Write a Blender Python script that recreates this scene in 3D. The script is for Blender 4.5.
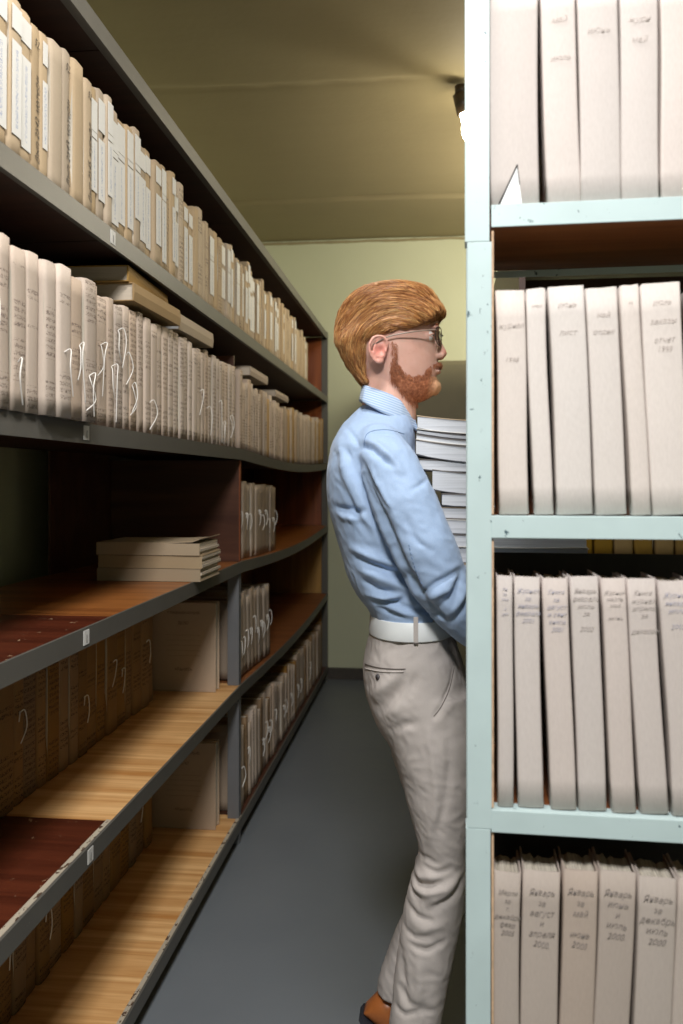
import bpy, bmesh, math, random
import numpy as np
from mathutils import Vector, Matrix, noise as mnoise

PI = math.pi
random.seed(7)
for o in list(bpy.data.objects): bpy.data.objects.remove(o, do_unlink=True)
scene = bpy.context.scene
C = scene.collection

# ------------------------------------------------------------------ camera
TH = math.radians(6.36); F = 830.0; CX = 341.5; HY = 480.0; EYE = 1.33
cam_d = bpy.data.cameras.new('camera'); cam = bpy.data.objects.new('camera', cam_d); C.objects.link(cam)
cam.location = (0, 0, EYE); cam.rotation_euler = (PI/2, 0, TH)
cam_d.lens = F/1024*36; cam_d.sensor_width = 36; cam_d.shift_y = -32/1024
cam_d.clip_start = 0.05
cam_d.dof.use_dof = True; cam_d.dof.focus_distance = 1.9; cam_d.dof.aperture_fstop = 4.0
scene.camera = cam
# ------------------------------------------------------------------ world, lamps, exposure
w = bpy.data.worlds.new('world'); scene.world = w; w.use_nodes = True
w.node_tree.nodes['Background'].inputs[0].default_value = (0.9, 0.93, 1, 1)
w.node_tree.nodes['Background'].inputs[1].default_value = 0.02
def area(name, loc, size, energy, col, rot=(0,0,0)):
    l = bpy.data.lights.new(name, 'AREA'); l.shape = 'RECTANGLE'; l.size, l.size_y = size
    l.energy = energy; l.color = col
    o = bpy.data.objects.new(name, l); C.objects.link(o); o.location = loc; o.rotation_euler = rot
    return o
area('ceiling_lamp_light', (-0.05, -0.40, 2.80), (0.50, 0.35), 56, (1.0, 0.985, 0.975), (math.radians(18), 0, 0))
area('aisle_lamp_light', (-0.12, 1.10, 2.82), (0.30, 0.30), 16, (1.0, 0.965, 0.92), (0, 0, 0))
pl = bpy.data.lights.new('added_far_light', 'POINT'); pl.energy = 78; pl.color = (1.0, 0.93, 0.76); pl.shadow_soft_size = 0.24
po = bpy.data.objects.new('added_far_light', pl); C.objects.link(po); po.location = (0.95, 4.1, 2.56)  # added unseen light that brightens the back wall and upper rows
GLOBE_STRENGTH = 30.0
vs = scene.view_settings
vs.view_transform = 'Standard'; vs.look = 'None'; vs.gamma = 1; vs.use_curve_mapping = False
vs.exposure = 0.35

# ------------------------------------------------------------------ helpers
RIGHT = Vector((math.cos(TH), math.sin(TH), 0)); FWD = Vector((-math.sin(TH), math.cos(TH), 0))
def W(px, py, y):                       # point of the plane Y = y seen at a photo position
    d = RIGHT*((px-CX)/F) + FWD + Vector((0, 0, (HY-py)/F))
    return Vector((0, 0, EYE)) + d*(y/d.y)
def prj(x, y, z):
    d = -x*math.sin(TH) + y*math.cos(TH); r = x*math.cos(TH) + y*math.sin(TH)
    return CX + F*r/d, HY - F*(z-EYE)/d

class NT:
    def __init__(s, name):
        s.m = bpy.data.materials.new(name); s.m.use_nodes = True; s.t = s.m.node_tree; s.n = s.t.nodes
        s.b = s.n['Principled BSDF']
    def new(s, typ, **kw):
        n = s.n.new(typ)
        for k, v in kw.items(): setattr(n, k, v)
        return n
    def link(s, a, b): s.t.links.new(a, b)
    def put(s, sock, v):
        if hasattr(v, 'is_output') or isinstance(v, bpy.types.NodeSocket): s.link(v, sock)
        elif isinstance(v, (tuple, list)) and len(v) == 3 and sock.type == 'RGBA': sock.default_value = (*v, 1)
        else: sock.default_value = v
    def math(s, op, a, b=0.0, clamp=False):
        n = s.new('ShaderNodeMath', operation=op, use_clamp=clamp); s.put(n.inputs[0], a); s.put(n.inputs[1], b); return n.outputs[0]
    def obj(s): return s.new('ShaderNodeTexCoord').outputs['Object']
    def map(s, v, sc=(1,1,1), loc=(0,0,0)):
        n = s.new('ShaderNodeMapping'); s.link(v, n.inputs[0]); n.inputs['Scale'].default_value = sc; n.inputs['Location'].default_value = loc
        return n.outputs[0]
    def noise(s, v, scale, detail=3, rough=0.5, dist=0):
        n = s.new('ShaderNodeTexNoise'); s.link(v, n.inputs['Vector']); n.inputs['Scale'].default_value = scale
        n.inputs['Detail'].default_value = detail; n.inputs['Roughness'].default_value = rough; n.inputs['Distortion'].default_value = dist
        return n.outputs[0]
    def ramp(s, f, stops):
        n = s.new('ShaderNodeValToRGB'); s.link(f, n.inputs[0]); cr = n.color_ramp
        while len(cr.elements) < len(stops): cr.elements.new(0.5)
        for e, (p, c) in zip(cr.elements, stops):
            e.position = p; e.color = (*c, 1) if len(c) == 3 else c
        return n.outputs[0]
    def mix(s, f, a, b, blend='MIX'):
        n = s.new('ShaderNodeMix', data_type='RGBA', blend_type=blend)
        s.put(n.inputs[0], f); s.put(n.inputs[6], a); s.put(n.inputs[7], b); return n.outputs[2]
    def sep(s, v):
        n = s.new('ShaderNodeSeparateXYZ'); s.link(v, n.inputs[0]); return n.outputs
    def comb(s, x, y, z):
        n = s.new('ShaderNodeCombineXYZ'); s.put(n.inputs[0], x); s.put(n.inputs[1], y); s.put(n.inputs[2], z); return n.outputs[0]
    def rnd(s): return s.new('ShaderNodeObjectInfo').outputs['Random']
    def bump(s, h, strength, dist=0.002):
        n = s.new('ShaderNodeBump'); n.inputs['Strength'].default_value = strength; n.inputs['Distance'].default_value = dist
        s.link(h, n.inputs['Height']); s.link(n.outputs[0], s.b.inputs['Normal'])
    def done(s, col, rough=0.6, metal=0.0, spec=0.5):
        s.put(s.b.inputs['Base Color'], col); s.put(s.b.inputs['Roughness'], rough); s.b.inputs['Metallic'].default_value = metal
        s.b.inputs['Specular IOR Level'].default_value = spec
        return s.m

def plain(name, col, rough=0.6, var=0.12, scale=30, metal=0, spec=0.5, bump=0.15, bdist=0.001):
    t = NT(name); v = t.obj(); n = t.noise(v, scale, 4)
    c = t.ramp(n, [(0.3, tuple(x*(1-var) for x in col)), (0.7, tuple(min(1, x*(1+var)) for x in col))])
    t.bump(n, bump, bdist)
    return t.done(c, rough, metal, spec)

def kraft(name, col, ink=0.0, inkcol=(0.10, 0.08, 0.07), var=0.16, spotted=0.2):
    t = NT(name); v = t.obj(); r = t.rnd(); x, y, z = t.sep(v)
    off = t.math('MULTIPLY', r, 37.0)
    vv = t.comb(t.math('ADD', x, off), y, z)
    n = t.noise(vv, 9, 4); fib = t.noise(t.map(vv, (3, 3, 1)), 120, 2)
    c = t.mix(t.math('MULTIPLY', n, spotted*2), col, tuple(k*0.72 for k in col))
    hv = t.new('ShaderNodeHueSaturation'); t.link(c, hv.inputs['Color'])
    t.link(t.math('ADD', t.math('MULTIPLY', r, var*2), 1-var), hv.inputs['Value'])
    r2 = t.math('FRACT', t.math('MULTIPLY', r, 17.3))
    t.link(t.math('ADD', t.math('MULTIPLY', r2, 0.4), 0.8), hv.inputs['Saturation'])
    c = hv.outputs[0]
    c = t.mix(t.math('MULTIPLY', fib, 0.18), c, (0.15, 0.11, 0.08))
    if ink > 0:
        front = t.math('LESS_THAN', y, 0.0015)
        row = t.math('GREATER_THAN', t.math('ABSOLUTE', t.math('SUBTRACT', t.math('FRACT', t.math('MULTIPLY', z, 75)), 0.5)), 0.2)
        scr = t.math('GREATER_THAN', t.noise(t.map(vv, (1.0, 1, 1.3)), 230, 1, 0.5, 1.2), 0.53)
        zone = t.math('GREATER_THAN', t.noise(t.comb(off, 0.0, z), 17, 0), 0.50)
        m = t.math('MULTIPLY', t.math('MULTIPLY', front, row), t.math('MULTIPLY', scr, zone))
        c = t.mix(t.math('MULTIPLY', m, ink), c, inkcol)
    t.bump(t.noise(vv, 60, 3), 0.25, 0.001)
    return t.done(c, 0.75, 0, 0.25)

def paper_pages(name, col):
    t = NT(name); v = t.obj(); x, y, z = t.sep(v)
    n = t.noise(t.map(v, (900, 6, 6)), 1.0, 2)
    c = t.ramp(n, [(0.3, tuple(k*0.62 for k in col)), (0.65, col)])
    t.bump(n, 0.4, 0.001)
    return t.done(c, 0.85, 0, 0.2)
def paper_flat(name, col):
    t = NT(name); v = t.obj()
    n = t.noise(t.map(v, (5, 5, 700)), 1.0, 2)
    c = t.ramp(n, [(0.3, tuple(k*0.78 for k in col)), (0.62, col)])
    t.bump(n, 0.3, 0.001)
    return t.done(c, 0.85, 0, 0.2)

def wood(name, c1, c2, rough=0.45, axis='x', knots=True, scale=1.0, chips=0.0):
    t = NT(name); v = t.obj()
    sc = (1.2, 26, 12) if axis == 'x' else (26, 1.2, 12)
    if axis == 'z': sc = (20, 20, 1.2)
    n = t.noise(t.map(v, tuple(k*scale for k in sc)), 1.0, 4, 0.6, 0.6)
    n2 = t.noise(t.map(v, tuple(k*5*scale for k in sc)), 1.0, 3)
    c = t.ramp(n, [(0.32, c2), (0.5, tuple((a*.45+b*.55) for a, b in zip(c2, c1))), (0.62, c1)])
    c = t.mix(t.math('MULTIPLY', n2, 0.35), c, c2)
    if chips:
        ch = t.math('GREATER_THAN', t.noise(t.map(v, (1, 1, 1)), 26, 5, 0.7), 1-chips)
        c = t.mix(ch, c, (0.42, 0.28, 0.17))
    t.bump(n2, 0.1, 0.001)
    return t.done(c, rough, 0, 0.4)

def metal_paint(name, col, chip=(0.06, 0.07, 0.07), amount=0.33, rough=0.4):
    t = NT(name); v = t.obj()
    n = t.noise(v, 12, 3); c = t.mix(n, tuple(k*0.88 for k in col), tuple(min(1, k*1.08) for k in col))
    ch = t.math('GREATER_THAN', t.noise(t.map(v, (1.6, 1, 1)), 38, 5, 0.65), 1-amount)
    c = t.mix(ch, c, chip)
    t.bump(t.noise(v, 50, 3), 0.12, 0.001)
    return t.done(c, rough, 0, 0.4)

M = {}
M['mint'] = metal_paint('mint_paint', (0.53, 0.655, 0.66), (0.08, 0.13, 0.15), 0.345)
M['steel'] = metal_paint('grey_steel_paint', (0.112, 0.106, 0.092), (0.23, 0.22, 0.18), 0.30, 0.45)
M['steel_blue'] = metal_paint('blue_grey_post_paint', (0.15, 0.155, 0.165), (0.05, 0.05, 0.05), 0.30)
M['board_edge'] = metal_paint('chipped_board_edge', (0.46, 0.40, 0.31), (0.09, 0.05, 0.03), 0.42, 0.8)
M['pine'] = wood('pale_pine', (0.88, 0.56, 0.26), (0.52, 0.24, 0.07), 0.45)
M['orange_wood'] = wood('orange_brown_wood', (0.42, 0.155, 0.04), (0.22, 0.07, 0.018), 0.33)
M['redbrown'] = wood('dark_red_brown_varnish', (0.115, 0.027, 0.012), (0.055, 0.012, 0.006), 0.30, chips=0.335)
M['walnut'] = wood('dark_walnut', (0.11, 0.045, 0.026), (0.055, 0.02, 0.012), 0.4, 'x')
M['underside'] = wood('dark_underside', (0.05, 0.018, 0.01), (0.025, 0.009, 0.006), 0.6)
M['rust_wood'] = wood('rust_brown_panel', (0.30, 0.085, 0.022), (0.16, 0.04, 0.012), 0.45, 'z')
M['ochre_wood'] = wood('ochre_panel', (0.42, 0.24, 0.06), (0.28, 0.14, 0.035), 0.5, 'z')
M['rack_board'] = wood('brown_fibreboard', (0.30, 0.11, 0.035), (0.16, 0.05, 0.015), 0.5)
M['kraft_tan'] = kraft('kraft_tan', (0.44, 0.34, 0.225), 0.0, var=0.13)
M['kraft_tan_ink'] = kraft('kraft_tan_written', (0.44, 0.34, 0.225), 0.85, var=0.13)
M['kraft_pink'] = kraft('kraft_rose_beige', (0.58, 0.47, 0.38), 0.85, (0.16, 0.12, 0.10), var=0.10)
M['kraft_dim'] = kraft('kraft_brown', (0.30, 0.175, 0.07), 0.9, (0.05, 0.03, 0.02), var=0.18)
M['kraft_grey'] = kraft('kraft_grey_beige', (0.44, 0.35, 0.27), 0.0, var=0.18)
M['kraft_ochre'] = kraft('kraft_ochre', (0.46, 0.28, 0.09), 0.0, var=0.15)
M['kraft_gold'] = kraft('kraft_golden', (0.36, 0.23, 0.06), 0.0, var=0.1)
M['card_pale'] = kraft('card_pale_rose', (0.745, 0.68, 0.64), 0.0, var=0.035, spotted=0.10)
M['card_warm'] = kraft('card_grey_rose', (0.68, 0.61, 0.575), 0.0, var=0.05, spotted=0.14)
M['card_brown'] = kraft('card_brown_grey', (0.53, 0.45, 0.395), 0.0, var=0.06, spotted=0.16)
M['pages'] = paper_pages('page_edges', (0.66, 0.60, 0.50))
M['pages_flat'] = paper_flat('stacked_page_edges', (0.66, 0.69, 0.74))
M['pages_tan'] = paper_flat('stacked_tan_page_edges', (0.60, 0.52, 0.42))
M['label'] = plain('white_label_paper', (0.64, 0.63, 0.60), 0.8, 0.05, 60)
def label_ink():
    t = NT('label_paper_with_blue_writing'); v = t.obj(); x, y, z = t.sep(v); r = t.rnd()
    col = t.math('LESS_THAN', t.math('ABSOLUTE', x), 0.0042)
    zz = t.math('LESS_THAN', t.math('ABSOLUTE', z), 0.42)
    s = t.math('GREATER_THAN', t.noise(t.comb(t.math('MULTIPLY', x, 1.2), t.math('MULTIPLY', r, 30), t.math('MULTIPLY', z, 0.16)), 330, 1, 0.5, 0.8), 0.52)
    m = t.math('MULTIPLY', t.math('MULTIPLY', col, s), zz)
    c = t.mix(t.math('MULTIPLY', m, 0.7), (0.64, 0.63, 0.60), (0.22, 0.27, 0.42))
    return t.done(c, 0.8, 0, 0.2)
M['label_ink'] = label_ink()
M['ink'] = plain('black_ink', (0.025, 0.022, 0.02), 0.7, 0.1)
M['ink_grey'] = plain('grey_pencil', (0.27, 0.235, 0.22), 0.8, 0.3)
M['ink_faint'] = plain('faint_pencil', (0.50, 0.44, 0.41), 0.8, 0.15)
M['ink_mid'] = plain('mid_pencil', (0.47, 0.42, 0.40), 0.8, 0.2)
M['ink_blue'] = plain('faded_blue_ink', (0.45, 0.44, 0.52), 0.8, 0.15)
M['cord'] = plain('white_cotton_tape', (0.82, 0.80, 0.76), 0.8, 0.08)
M['white_torn'] = plain('torn_white_paper', (0.86, 0.87, 0.88), 0.8, 0.03)
M['gap_shade'] = plain('black_gap_shade', (0.03, 0.03, 0.03), 0.6)

# mesh building ---------------------------------------------------------------
def box(bm, a, b, bev=0.0):
    r = bmesh.ops.create_cube(bm, size=1.0)
    c = [(a[i]+b[i])/2 for i in range(3)]; s = [abs(b[i]-a[i]) for i in range(3)]
    for v in r['verts']: v.co = Vector((c[0]+v.co.x*s[0], c[1]+v.co.y*s[1], c[2]+v.co.z*s[2]))
    if bev > 0:
        es = list({e for v in r['verts'] for e in v.link_edges})
        bmesh.ops.bevel(bm, geom=es, offset=bev, segments=2, affect='EDGES', profile=0.6)
def loft(bm, rings, caps=True):
    prev = None; first = None
    for r in rings:
        cur = [bm.verts.new(p) for p in r]
        if prev:
            n = len(cur)
            for i in range(n): bm.faces.new((prev[i], prev[(i+1) % n], cur[(i+1) % n], cur[i]))
        else: first = cur
        prev = cur
    if caps:
        bm.faces.new(list(reversed(first))); bm.faces.new(prev)
def tube(bm, pts, rad, n=10, round_ends=True, caps=True):
    pts = [Vector(p) for p in pts]
    if not hasattr(rad, '__len__'): rad = [rad]*len(pts)
    rings = []; up = None
    for i, p in enumerate(pts):
        d = (pts[min(i+1, len(pts)-1)] - pts[max(i-1, 0)]).normalized()
        if up is None:
            up = Vector((0, 0, 1)) if abs(d.z) < 0.9 else Vector((1, 0, 0))
        s = d.cross(up).normalized(); up = s.cross(d).normalized()
        R = rad[i]
        rx, ry = R if hasattr(R, '__len__') else (R, R)
        if i == 0 and round_ends:
            for a in (80, 55, 28):
                k = math.cos(math.radians(a)); q = p - d*rx*math.sin(math.radians(a))
                rings.append([q + s*rx*k*math.cos(2*PI*j/n) + up*ry*k*math.sin(2*PI*j/n) for j in range(n)])
        rings.append([p + s*rx*math.cos(2*PI*j/n) + up*ry*math.sin(2*PI*j/n) for j in range(n)])
        if i == len(pts)-1 and round_ends:
            for a in (28, 55, 80):
                k = math.cos(math.radians(a)); q = p + d*rx*math.sin(math.radians(a))
                rings.append([q + s*rx*k*math.cos(2*PI*j/n) + up*ry*k*math.sin(2*PI*j/n) for j in range(n)])
    loft(bm, rings, caps)
def ball(bm, c, r, u=16, v=10):
    if not hasattr(r, '__len__'): r = (r, r, r)
    q = bmesh.ops.create_uvsphere(bm, u_segments=u, v_segments=v, radius=1.0)
    for x in q['verts']: x.co = Vector((c[0]+x.co.x*r[0], c[1]+x.co.y*r[1], c[2]+x.co.z*r[2]))
def cyl(bm, c0, c1, r0, r1=None, n=24):
    tube(bm, [c0, c1], [r0, r1 if r1 is not None else r0], n, round_ends=False)
def smooth_path(pts, k=6):
    pts = [Vector(p) for p in pts]; out = []
    for i in range(len(pts)-1):
        p0 = pts[max(i-1, 0)]; p1 = pts[i]; p2 = pts[i+1]; p3 = pts[min(i+2, len(pts)-1)]
        for j in range(k):
            t = j/k
            out.append(0.5*((2*p1)+(p2-p0)*t+(2*p0-5*p1+4*p2-p3)*t*t+(3*p1-p0-3*p2+p3)*t**3))
    out.append(pts[-1]); return out

def mesh_of(name, bm, mat, smooth=False):
    bmesh.ops.recalc_face_normals(bm, faces=bm.faces)
    me = bpy.data.meshes.new(name); bm.to_mesh(me); bm.free()
    if mat:
        for m in (mat if isinstance(mat, list) else [mat]): me.materials.append(m)
    if smooth: me.polygons.foreach_set('use_smooth', [True]*len(me.polygons))
    return me
def link(name, me, parent=None, loc=(0,0,0), rot=(0,0,0), scale=(1,1,1)):
    o = bpy.data.objects.new(name, me); C.objects.link(o)
    o.location = loc; o.rotation_euler = rot; o.scale = scale
    if parent: o.parent = parent
    return o
def obj(name, bm, mat, parent=None, smooth=False, **k): return link(name, mesh_of(name, bm, mat, smooth), parent, **k)
def empty(name, loc=(0,0,0), rot=(0,0,0)):
    o = bpy.data.objects.new(name, None); C.objects.link(o); o.location = loc; o.rotation_euler = rot
    o.empty_display_size = 0.05; return o
def tag(o, label=None, cat=None, group=None, kind=None):
    if label: o['label'] = label
    if cat: o['category'] = cat
    if group: o['group'] = group
    if kind: o['kind'] = kind
    return o
def bx(name, a, b, mat, parent=None, bev=0.0, **k):
    bm = bmesh.new(); box(bm, a, b, bev); return obj(name, bm, mat, parent, **k)

ONES = ['', 'first', 'second', 'third', 'fourth', 'fifth', 'sixth', 'seventh', 'eighth', 'ninth', 'tenth', 'eleventh', 'twelfth',
        'thirteenth', 'fourteenth', 'fifteenth', 'sixteenth', 'seventeenth', 'eighteenth', 'nineteenth']
TENS = {2: ('twentieth', 'twenty'), 3: ('thirtieth', 'thirty'), 4: ('fortieth', 'forty'), 5: ('fiftieth', 'fifty')}
def nth(n):
    if n < 20: return ONES[n]
    t, u = divmod(n, 10)
    return TENS[t][0] if u == 0 else TENS[t][1] + '-' + ONES[u]

# ------------------------------------------------------------------ the room
YB, XL, XR, YF, ZC = 5.52, -1.32, 3.2, -2.2, 2.934
def wall_mat():
    t = NT('yellow_green_wall_paint'); v = t.obj()
    n = t.noise(v, 2.2, 5); f = t.noise(v, 60, 4)
    c = t.mix(n, (0.49, 0.51, 0.35), (0.57, 0.59, 0.42))
    t.bump(t.math('ADD', n, t.math('MULTIPLY', f, 0.3)), 0.3, 0.006)
    return t.done(c, 0.55, 0, 0.35)
def ceil_mat():
    t = NT('cream_ceiling_paint'); v = t.obj()
    n = t.noise(v, 1.7, 5, 0.6); f = t.noise(v, 45, 4); st = t.noise(t.map(v, (1.0, 12, 1)), 2.2, 4)
    c = t.mix(n, (0.29, 0.245, 0.14), (0.36, 0.305, 0.175))
    c = t.mix(t.math('MULTIPLY', st, 0.3), c, (0.26, 0.22, 0.12))
    t.bump(t.math('ADD', n, t.math('MULTIPLY', f, 0.3)), 0.3, 0.006)
    return t.done(c, 0.62, 0, 0.3)
def floor_mat():
    t = NT('blue_grey_floor_paint'); v = t.obj()
    n = t.noise(v, 3, 5); sp = t.math('GREATER_THAN', t.noise(v, 70, 5, 0.7), 0.70)
    c = t.mix(n, (0.153, 0.172, 0.196), (0.188, 0.208, 0.230))
    c = t.mix(t.math('MULTIPLY', sp, 0.35), c, (0.07, 0.08, 0.09))
    t.bump(t.noise(v, 7, 4), 0.2, 0.01)
    return t.done(c, t.math('ADD', t.math('MULTIPLY', n, 0.2), 0.28), 0, 0.5)
M['wall'] = wall_mat(); M['ceil'] = ceil_mat(); M['floor'] = floor_mat()
def struct(name, a, b, mat): return tag(bx(name, a, b, mat), kind='structure')
struct('floor', (XL-.1, YF-.1, -0.08), (XR+.1, YB+.1, 0), M['floor'])
struct('wall_back', (XL-.1, YB, 0), (XR+.1, YB+.1, ZC+.1), M['wall'])
struct('wall_left', (XL-.1, YF, 0), (XL, YB, ZC+.1), M['wall'])
struct('wall_right', (XR, YF, 0), (XR+.1, YB, ZC+.1), M['wall'])
struct('wall_front', (XL-.1, YF-.1, 0), (XR+.1, YF, ZC+.1), M['wall'])
# ceiling of cast slabs with uneven joints running across the aisle
bm = bmesh.new()
ys = np.linspace(YF, YB, 300); xs = np.linspace(XL, XR, 60)
def ceil_z(x, y):
    z = ZC + 0.004*mnoise.noise(Vector((x*1.5, y*1.5, 0)))
    for yj, a, wd, amp in ((3.36, 0.02, 0.02, 0.014), (4.74, 0.02, 0.012, 0.026), (1.9, 0.02, 0.02, 0.01)):
        d = y - yj - 0.02*mnoise.noise(Vector((x*2, yj, 0))) - a*x
        z += amp*math.exp(-(d/wd)**2)*(0.6+0.7*mnoise.noise(Vector((x*9, y*9, 3))))
        z -= 0.010/(1+math.exp(-d/0.012))*(1 if yj > 4 else -0.7)
    return z
grid = [[bm.verts.new((x, y, ceil_z(x, y))) for x in xs] for y in ys]
for i in range(len(ys)-1):
    for j in range(len(xs)-1): bm.faces.new((grid[i][j], grid[i][j+1], grid[i+1][j+1], grid[i+1][j]))
r = bmesh.ops.extrude_face_region(bm, geom=list(bm.faces))
for v in r['geom']:
    if isinstance(v, bmesh.types.BMVert): v.co.z = ZC+0.12
tag(obj('ceiling', bm, M['ceil'], smooth=True), kind='structure')
# chipped plaster bead at the top of the back wall
bm = bmesh.new()
pts = [(x, YB-0.004, ZC-0.012+0.006*mnoise.noise(Vector((x*6, 1, 0)))) for x in np.linspace(XL+.02, XR-.02, 120)]
tube(bm, pts, [0.007+0.006*abs(mnoise.noise(Vector((p[0]*11, 0, 5)))) for p in pts], 6)
tag(obj('trim_1', bm, M['ceil'], smooth=True), kind='structure')
M['skirt'] = plain('dark_brown_skirting', (0.06, 0.05, 0.04), 0.5)
struct('baseboard_back', (XL, YB-.025, 0.001), (XR, YB, 0.075), M['skirt'])

# ------------------------------------------------------------------ tall khaki cabinet at the back
M['khaki'] = plain('khaki_cabinet_paint', (0.20, 0.18, 0.10), 0.5, 0.06, 8)
cab = empty('filing_cabinet', (-0.15, 5.02, 0))
bx('body', (0, 0.02, 0.06), (0.80, 0.46, 2.05), M['khaki'], cab, 0.006)
bx('plinth', (0.02, 0.05, 0), (0.78, 0.44, 0.06), M['skirt'], cab)
for k in range(2):
    d = bx('door', (0.01+k*0.392, 0, 0.08), (0.398+k*0.392, 0.02, 2.03), M['khaki'], cab, 0.004)
    bm = bmesh.new(); tube(bm, [(0.37+k*0.06, -0.004, 1.0), (0.37+k*0.06, -0.02, 1.01), (0.37+k*0.06, -0.02, 1.11), (0.37+k*0.06, -0.004, 1.12)], 0.005, 8)
    obj('handle', bm, M['steel'], d, True)
tag(cab, 'tall dark khaki cabinet against the back wall, behind the man and his pile of books', 'cabinet')

# ------------------------------------------------------------------ lamps
lp = W(462, 100, 3.42)
lamp = empty('ceiling_bulb_lamp', (lp.x, 3.42, ZC-0.005))
bm = bmesh.new(); cyl(bm, (0, 0, 0.006), (0, 0, -0.030), 0.030, 0.030, 28); cyl(bm, (0, 0, -0.028), (0.012, 0, -0.105), 0.038, 0.033, 24)
M['bakelite'] = plain('dark_brown_bakelite', (0.05, 0.035, 0.02), 0.35)
obj('socket', bm, M['bakelite'], lamp, True)
t = NT('glowing_bulb_glass'); t.b.inputs['Emission Color'].default_value = (1, 0.88, 0.64, 1); t.b.inputs['Emission Strength'].default_value = GLOBE_STRENGTH
M['bulb'] = t.done((0.9, 0.9, 0.85), 0.3)
bm = bmesh.new(); ball(bm, (0.040, 0, -0.170), (0.042, 0.042, 0.055), 24, 16); cyl(bm, (0.012, 0, -0.10), (0.022, 0, -0.13), 0.022, 0.026, 20)
obj('bulb', bm, M['bulb'], lamp, True)
tag(lamp, 'glowing bulb in a dark socket on the ceiling, half hidden by the pale metal post', 'lamp')
fx = empty('ceiling_lamp', (-0.05, -0.45, ZC-0.01))
bx('housing', (-0.32, -0.22, -0.07), (0.32, 0.22, 0.0), M['label'], fx, 0.01)
tag(fx, 'white box ceiling lamp over the start of the aisle, out of view above', 'lamp')

fx = empty('ceiling_lamp', (-0.12, 1.10, ZC-0.01))
bx('housing', (-0.2, -0.2, -0.07), (0.2, 0.2, 0.0), M['label'], fx, 0.01)
tag(fx, 'square ceiling lamp above the aisle just this side of the man, above the frame', 'lamp')
fx = empty('added_pendant_lamp', (0.95, 4.1, ZC-0.01))  # invented fitting to go with the added far light
bm = bmesh.new(); cyl(bm, (0, 0, 0), (0, 0, -0.09), 0.05, 0.07, 24); obj('shade', bm, M['bakelite'], fx, True)
bm = bmesh.new(); ball(bm, (0, 0, -0.115), (0.045, 0.045, 0.055), 20, 12); obj('bulb', bm, M['bulb'], fx, True)
tag(fx, 'added unseen lamp with dark shade over the next aisle, brightening the back wall', 'lamp')
# ------------------------------------------------------------------ folder meshes
_fc = {}
def folder_cover(w, h, dp, seed, mat):
    key = ('c', w, h, dp, seed, mat)
    if key in _fc: return _fc[key]
    rr = random.Random(seed*31+int(w*1000)); bm = bmesh.new(); t = 0.0022; r = min(w*0.30, 0.009) if not mat.startswith('card') else 0.004
    out = [(0, dp)]; out += [(r-r*math.cos(a), r-r*math.sin(a)) for a in (0, PI/6, PI/3, PI/2)]
    out += [(w/2, -0.0008)]
    out += [(w-r+r*math.sin(a), r-r*math.cos(a)) for a in (0, PI/6, PI/3, PI/2)]
    out += [(w, dp), (w-t, dp), (w-t, r), (w-r, t*1.3), (r, t*1.3), (t, r), (t, dp)]
    b1 = rr.uniform(-.0035, .0035); b2 = rr.uniform(-.0015, .0015); pinch = rr.uniform(0, 0.06)
    if mat.startswith('card'): b1 *= 0.5; b2 *= 0.6; pinch *= 0.35
    rings = []
    for k in range(9):
        s = k/8; dx = b1*math.sin(PI*s) + b2*math.sin(2*PI*s); sx = 1 - pinch*math.sin(PI*s)
        rings.append([Vector(((x-w/2)*sx+w/2+dx*min(1, w/0.03), y, s*h + (rr.uniform(-.0012, .0012) if k == 8 else 0))) for x, y in out])
    loft(bm, rings, True)
    me = mesh_of('cover', bm, M[mat]); _fc[key] = me
    for p in me.polygons: p.use_smooth = len(p.vertices) == 4
    return me
def folder_pages(w, h, dp, seed):
    key = ('p', w, h, dp, seed % 2)
    if key in _fc: return _fc[key]
    rr = random.Random(seed % 2); bm = bmesh.new(); box(bm, (0.003, 0.004, 0.002), (w-0.003, dp-0.012, h-0.006))
    bmesh.ops.subdivide_edges(bm, edges=[e for e in bm.edges if abs(e.verts[0].co.x-e.verts[1].co.x) > 1e-5], cuts=7)
    for v in bm.verts:
        if v.co.z > h*0.5: v.co.z += rr.uniform(-.0025, .003)
        if v.co.y > dp*0.5: v.co.y += rr.uniform(-.003, .003)
    me = mesh_of('pages', bm, M['pages']); _fc[key] = me; return me
def folder(loc, rotz, w, h, dp=0.235, mat='kraft_tan', seed=0, lean=0.0, name='archive_folder', label=None, group=None, pages=True, rot=None):
    wq = max(0.012, round(w/0.006)*0.006); hq = 0.30
    o = link(name, folder_cover(wq, hq, dp, seed % 4, mat), None, loc, rot or (0, lean, rotz), (w/wq, 1, h/hq))
    if rot is None:
        # rotate lean about the local depth axis, then turn
        o.rotation_mode = 'QUATERNION'
        o.rotation_quaternion = (Matrix.Rotation(rotz, 3, 'Z') @ Matrix.Rotation(lean, 3, 'Y')).to_quaternion()
    if pages: link('pages', folder_pages(wq, hq, dp, seed), o)
    tag(o, label, 'folder', group); o['w'] = wq; del o['w']
    return o, wq, hq
_lb = {}
def spine_label(o, wq, hq, z0, z1, fw=0.72, ink=True, dx=0.0, fill=None):
    key = (round(wq*fw, 4), ink)
    if key not in _lb:
        bm = bmesh.new(); box(bm, (-wq*fw/2, -0.0006, -0.5), (wq*fw/2, 0.0004, 0.5)); _lb[key] = mesh_of('spine_label', bm, M['label_ink'] if ink else M['label'])
    return link('spine_label', _lb[key], o, (wq/2+dx, -0.0016, (z0+z1)/2*hq/1.0), (0, 0, 0), (1, 1, (z1-z0)*hq))
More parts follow.
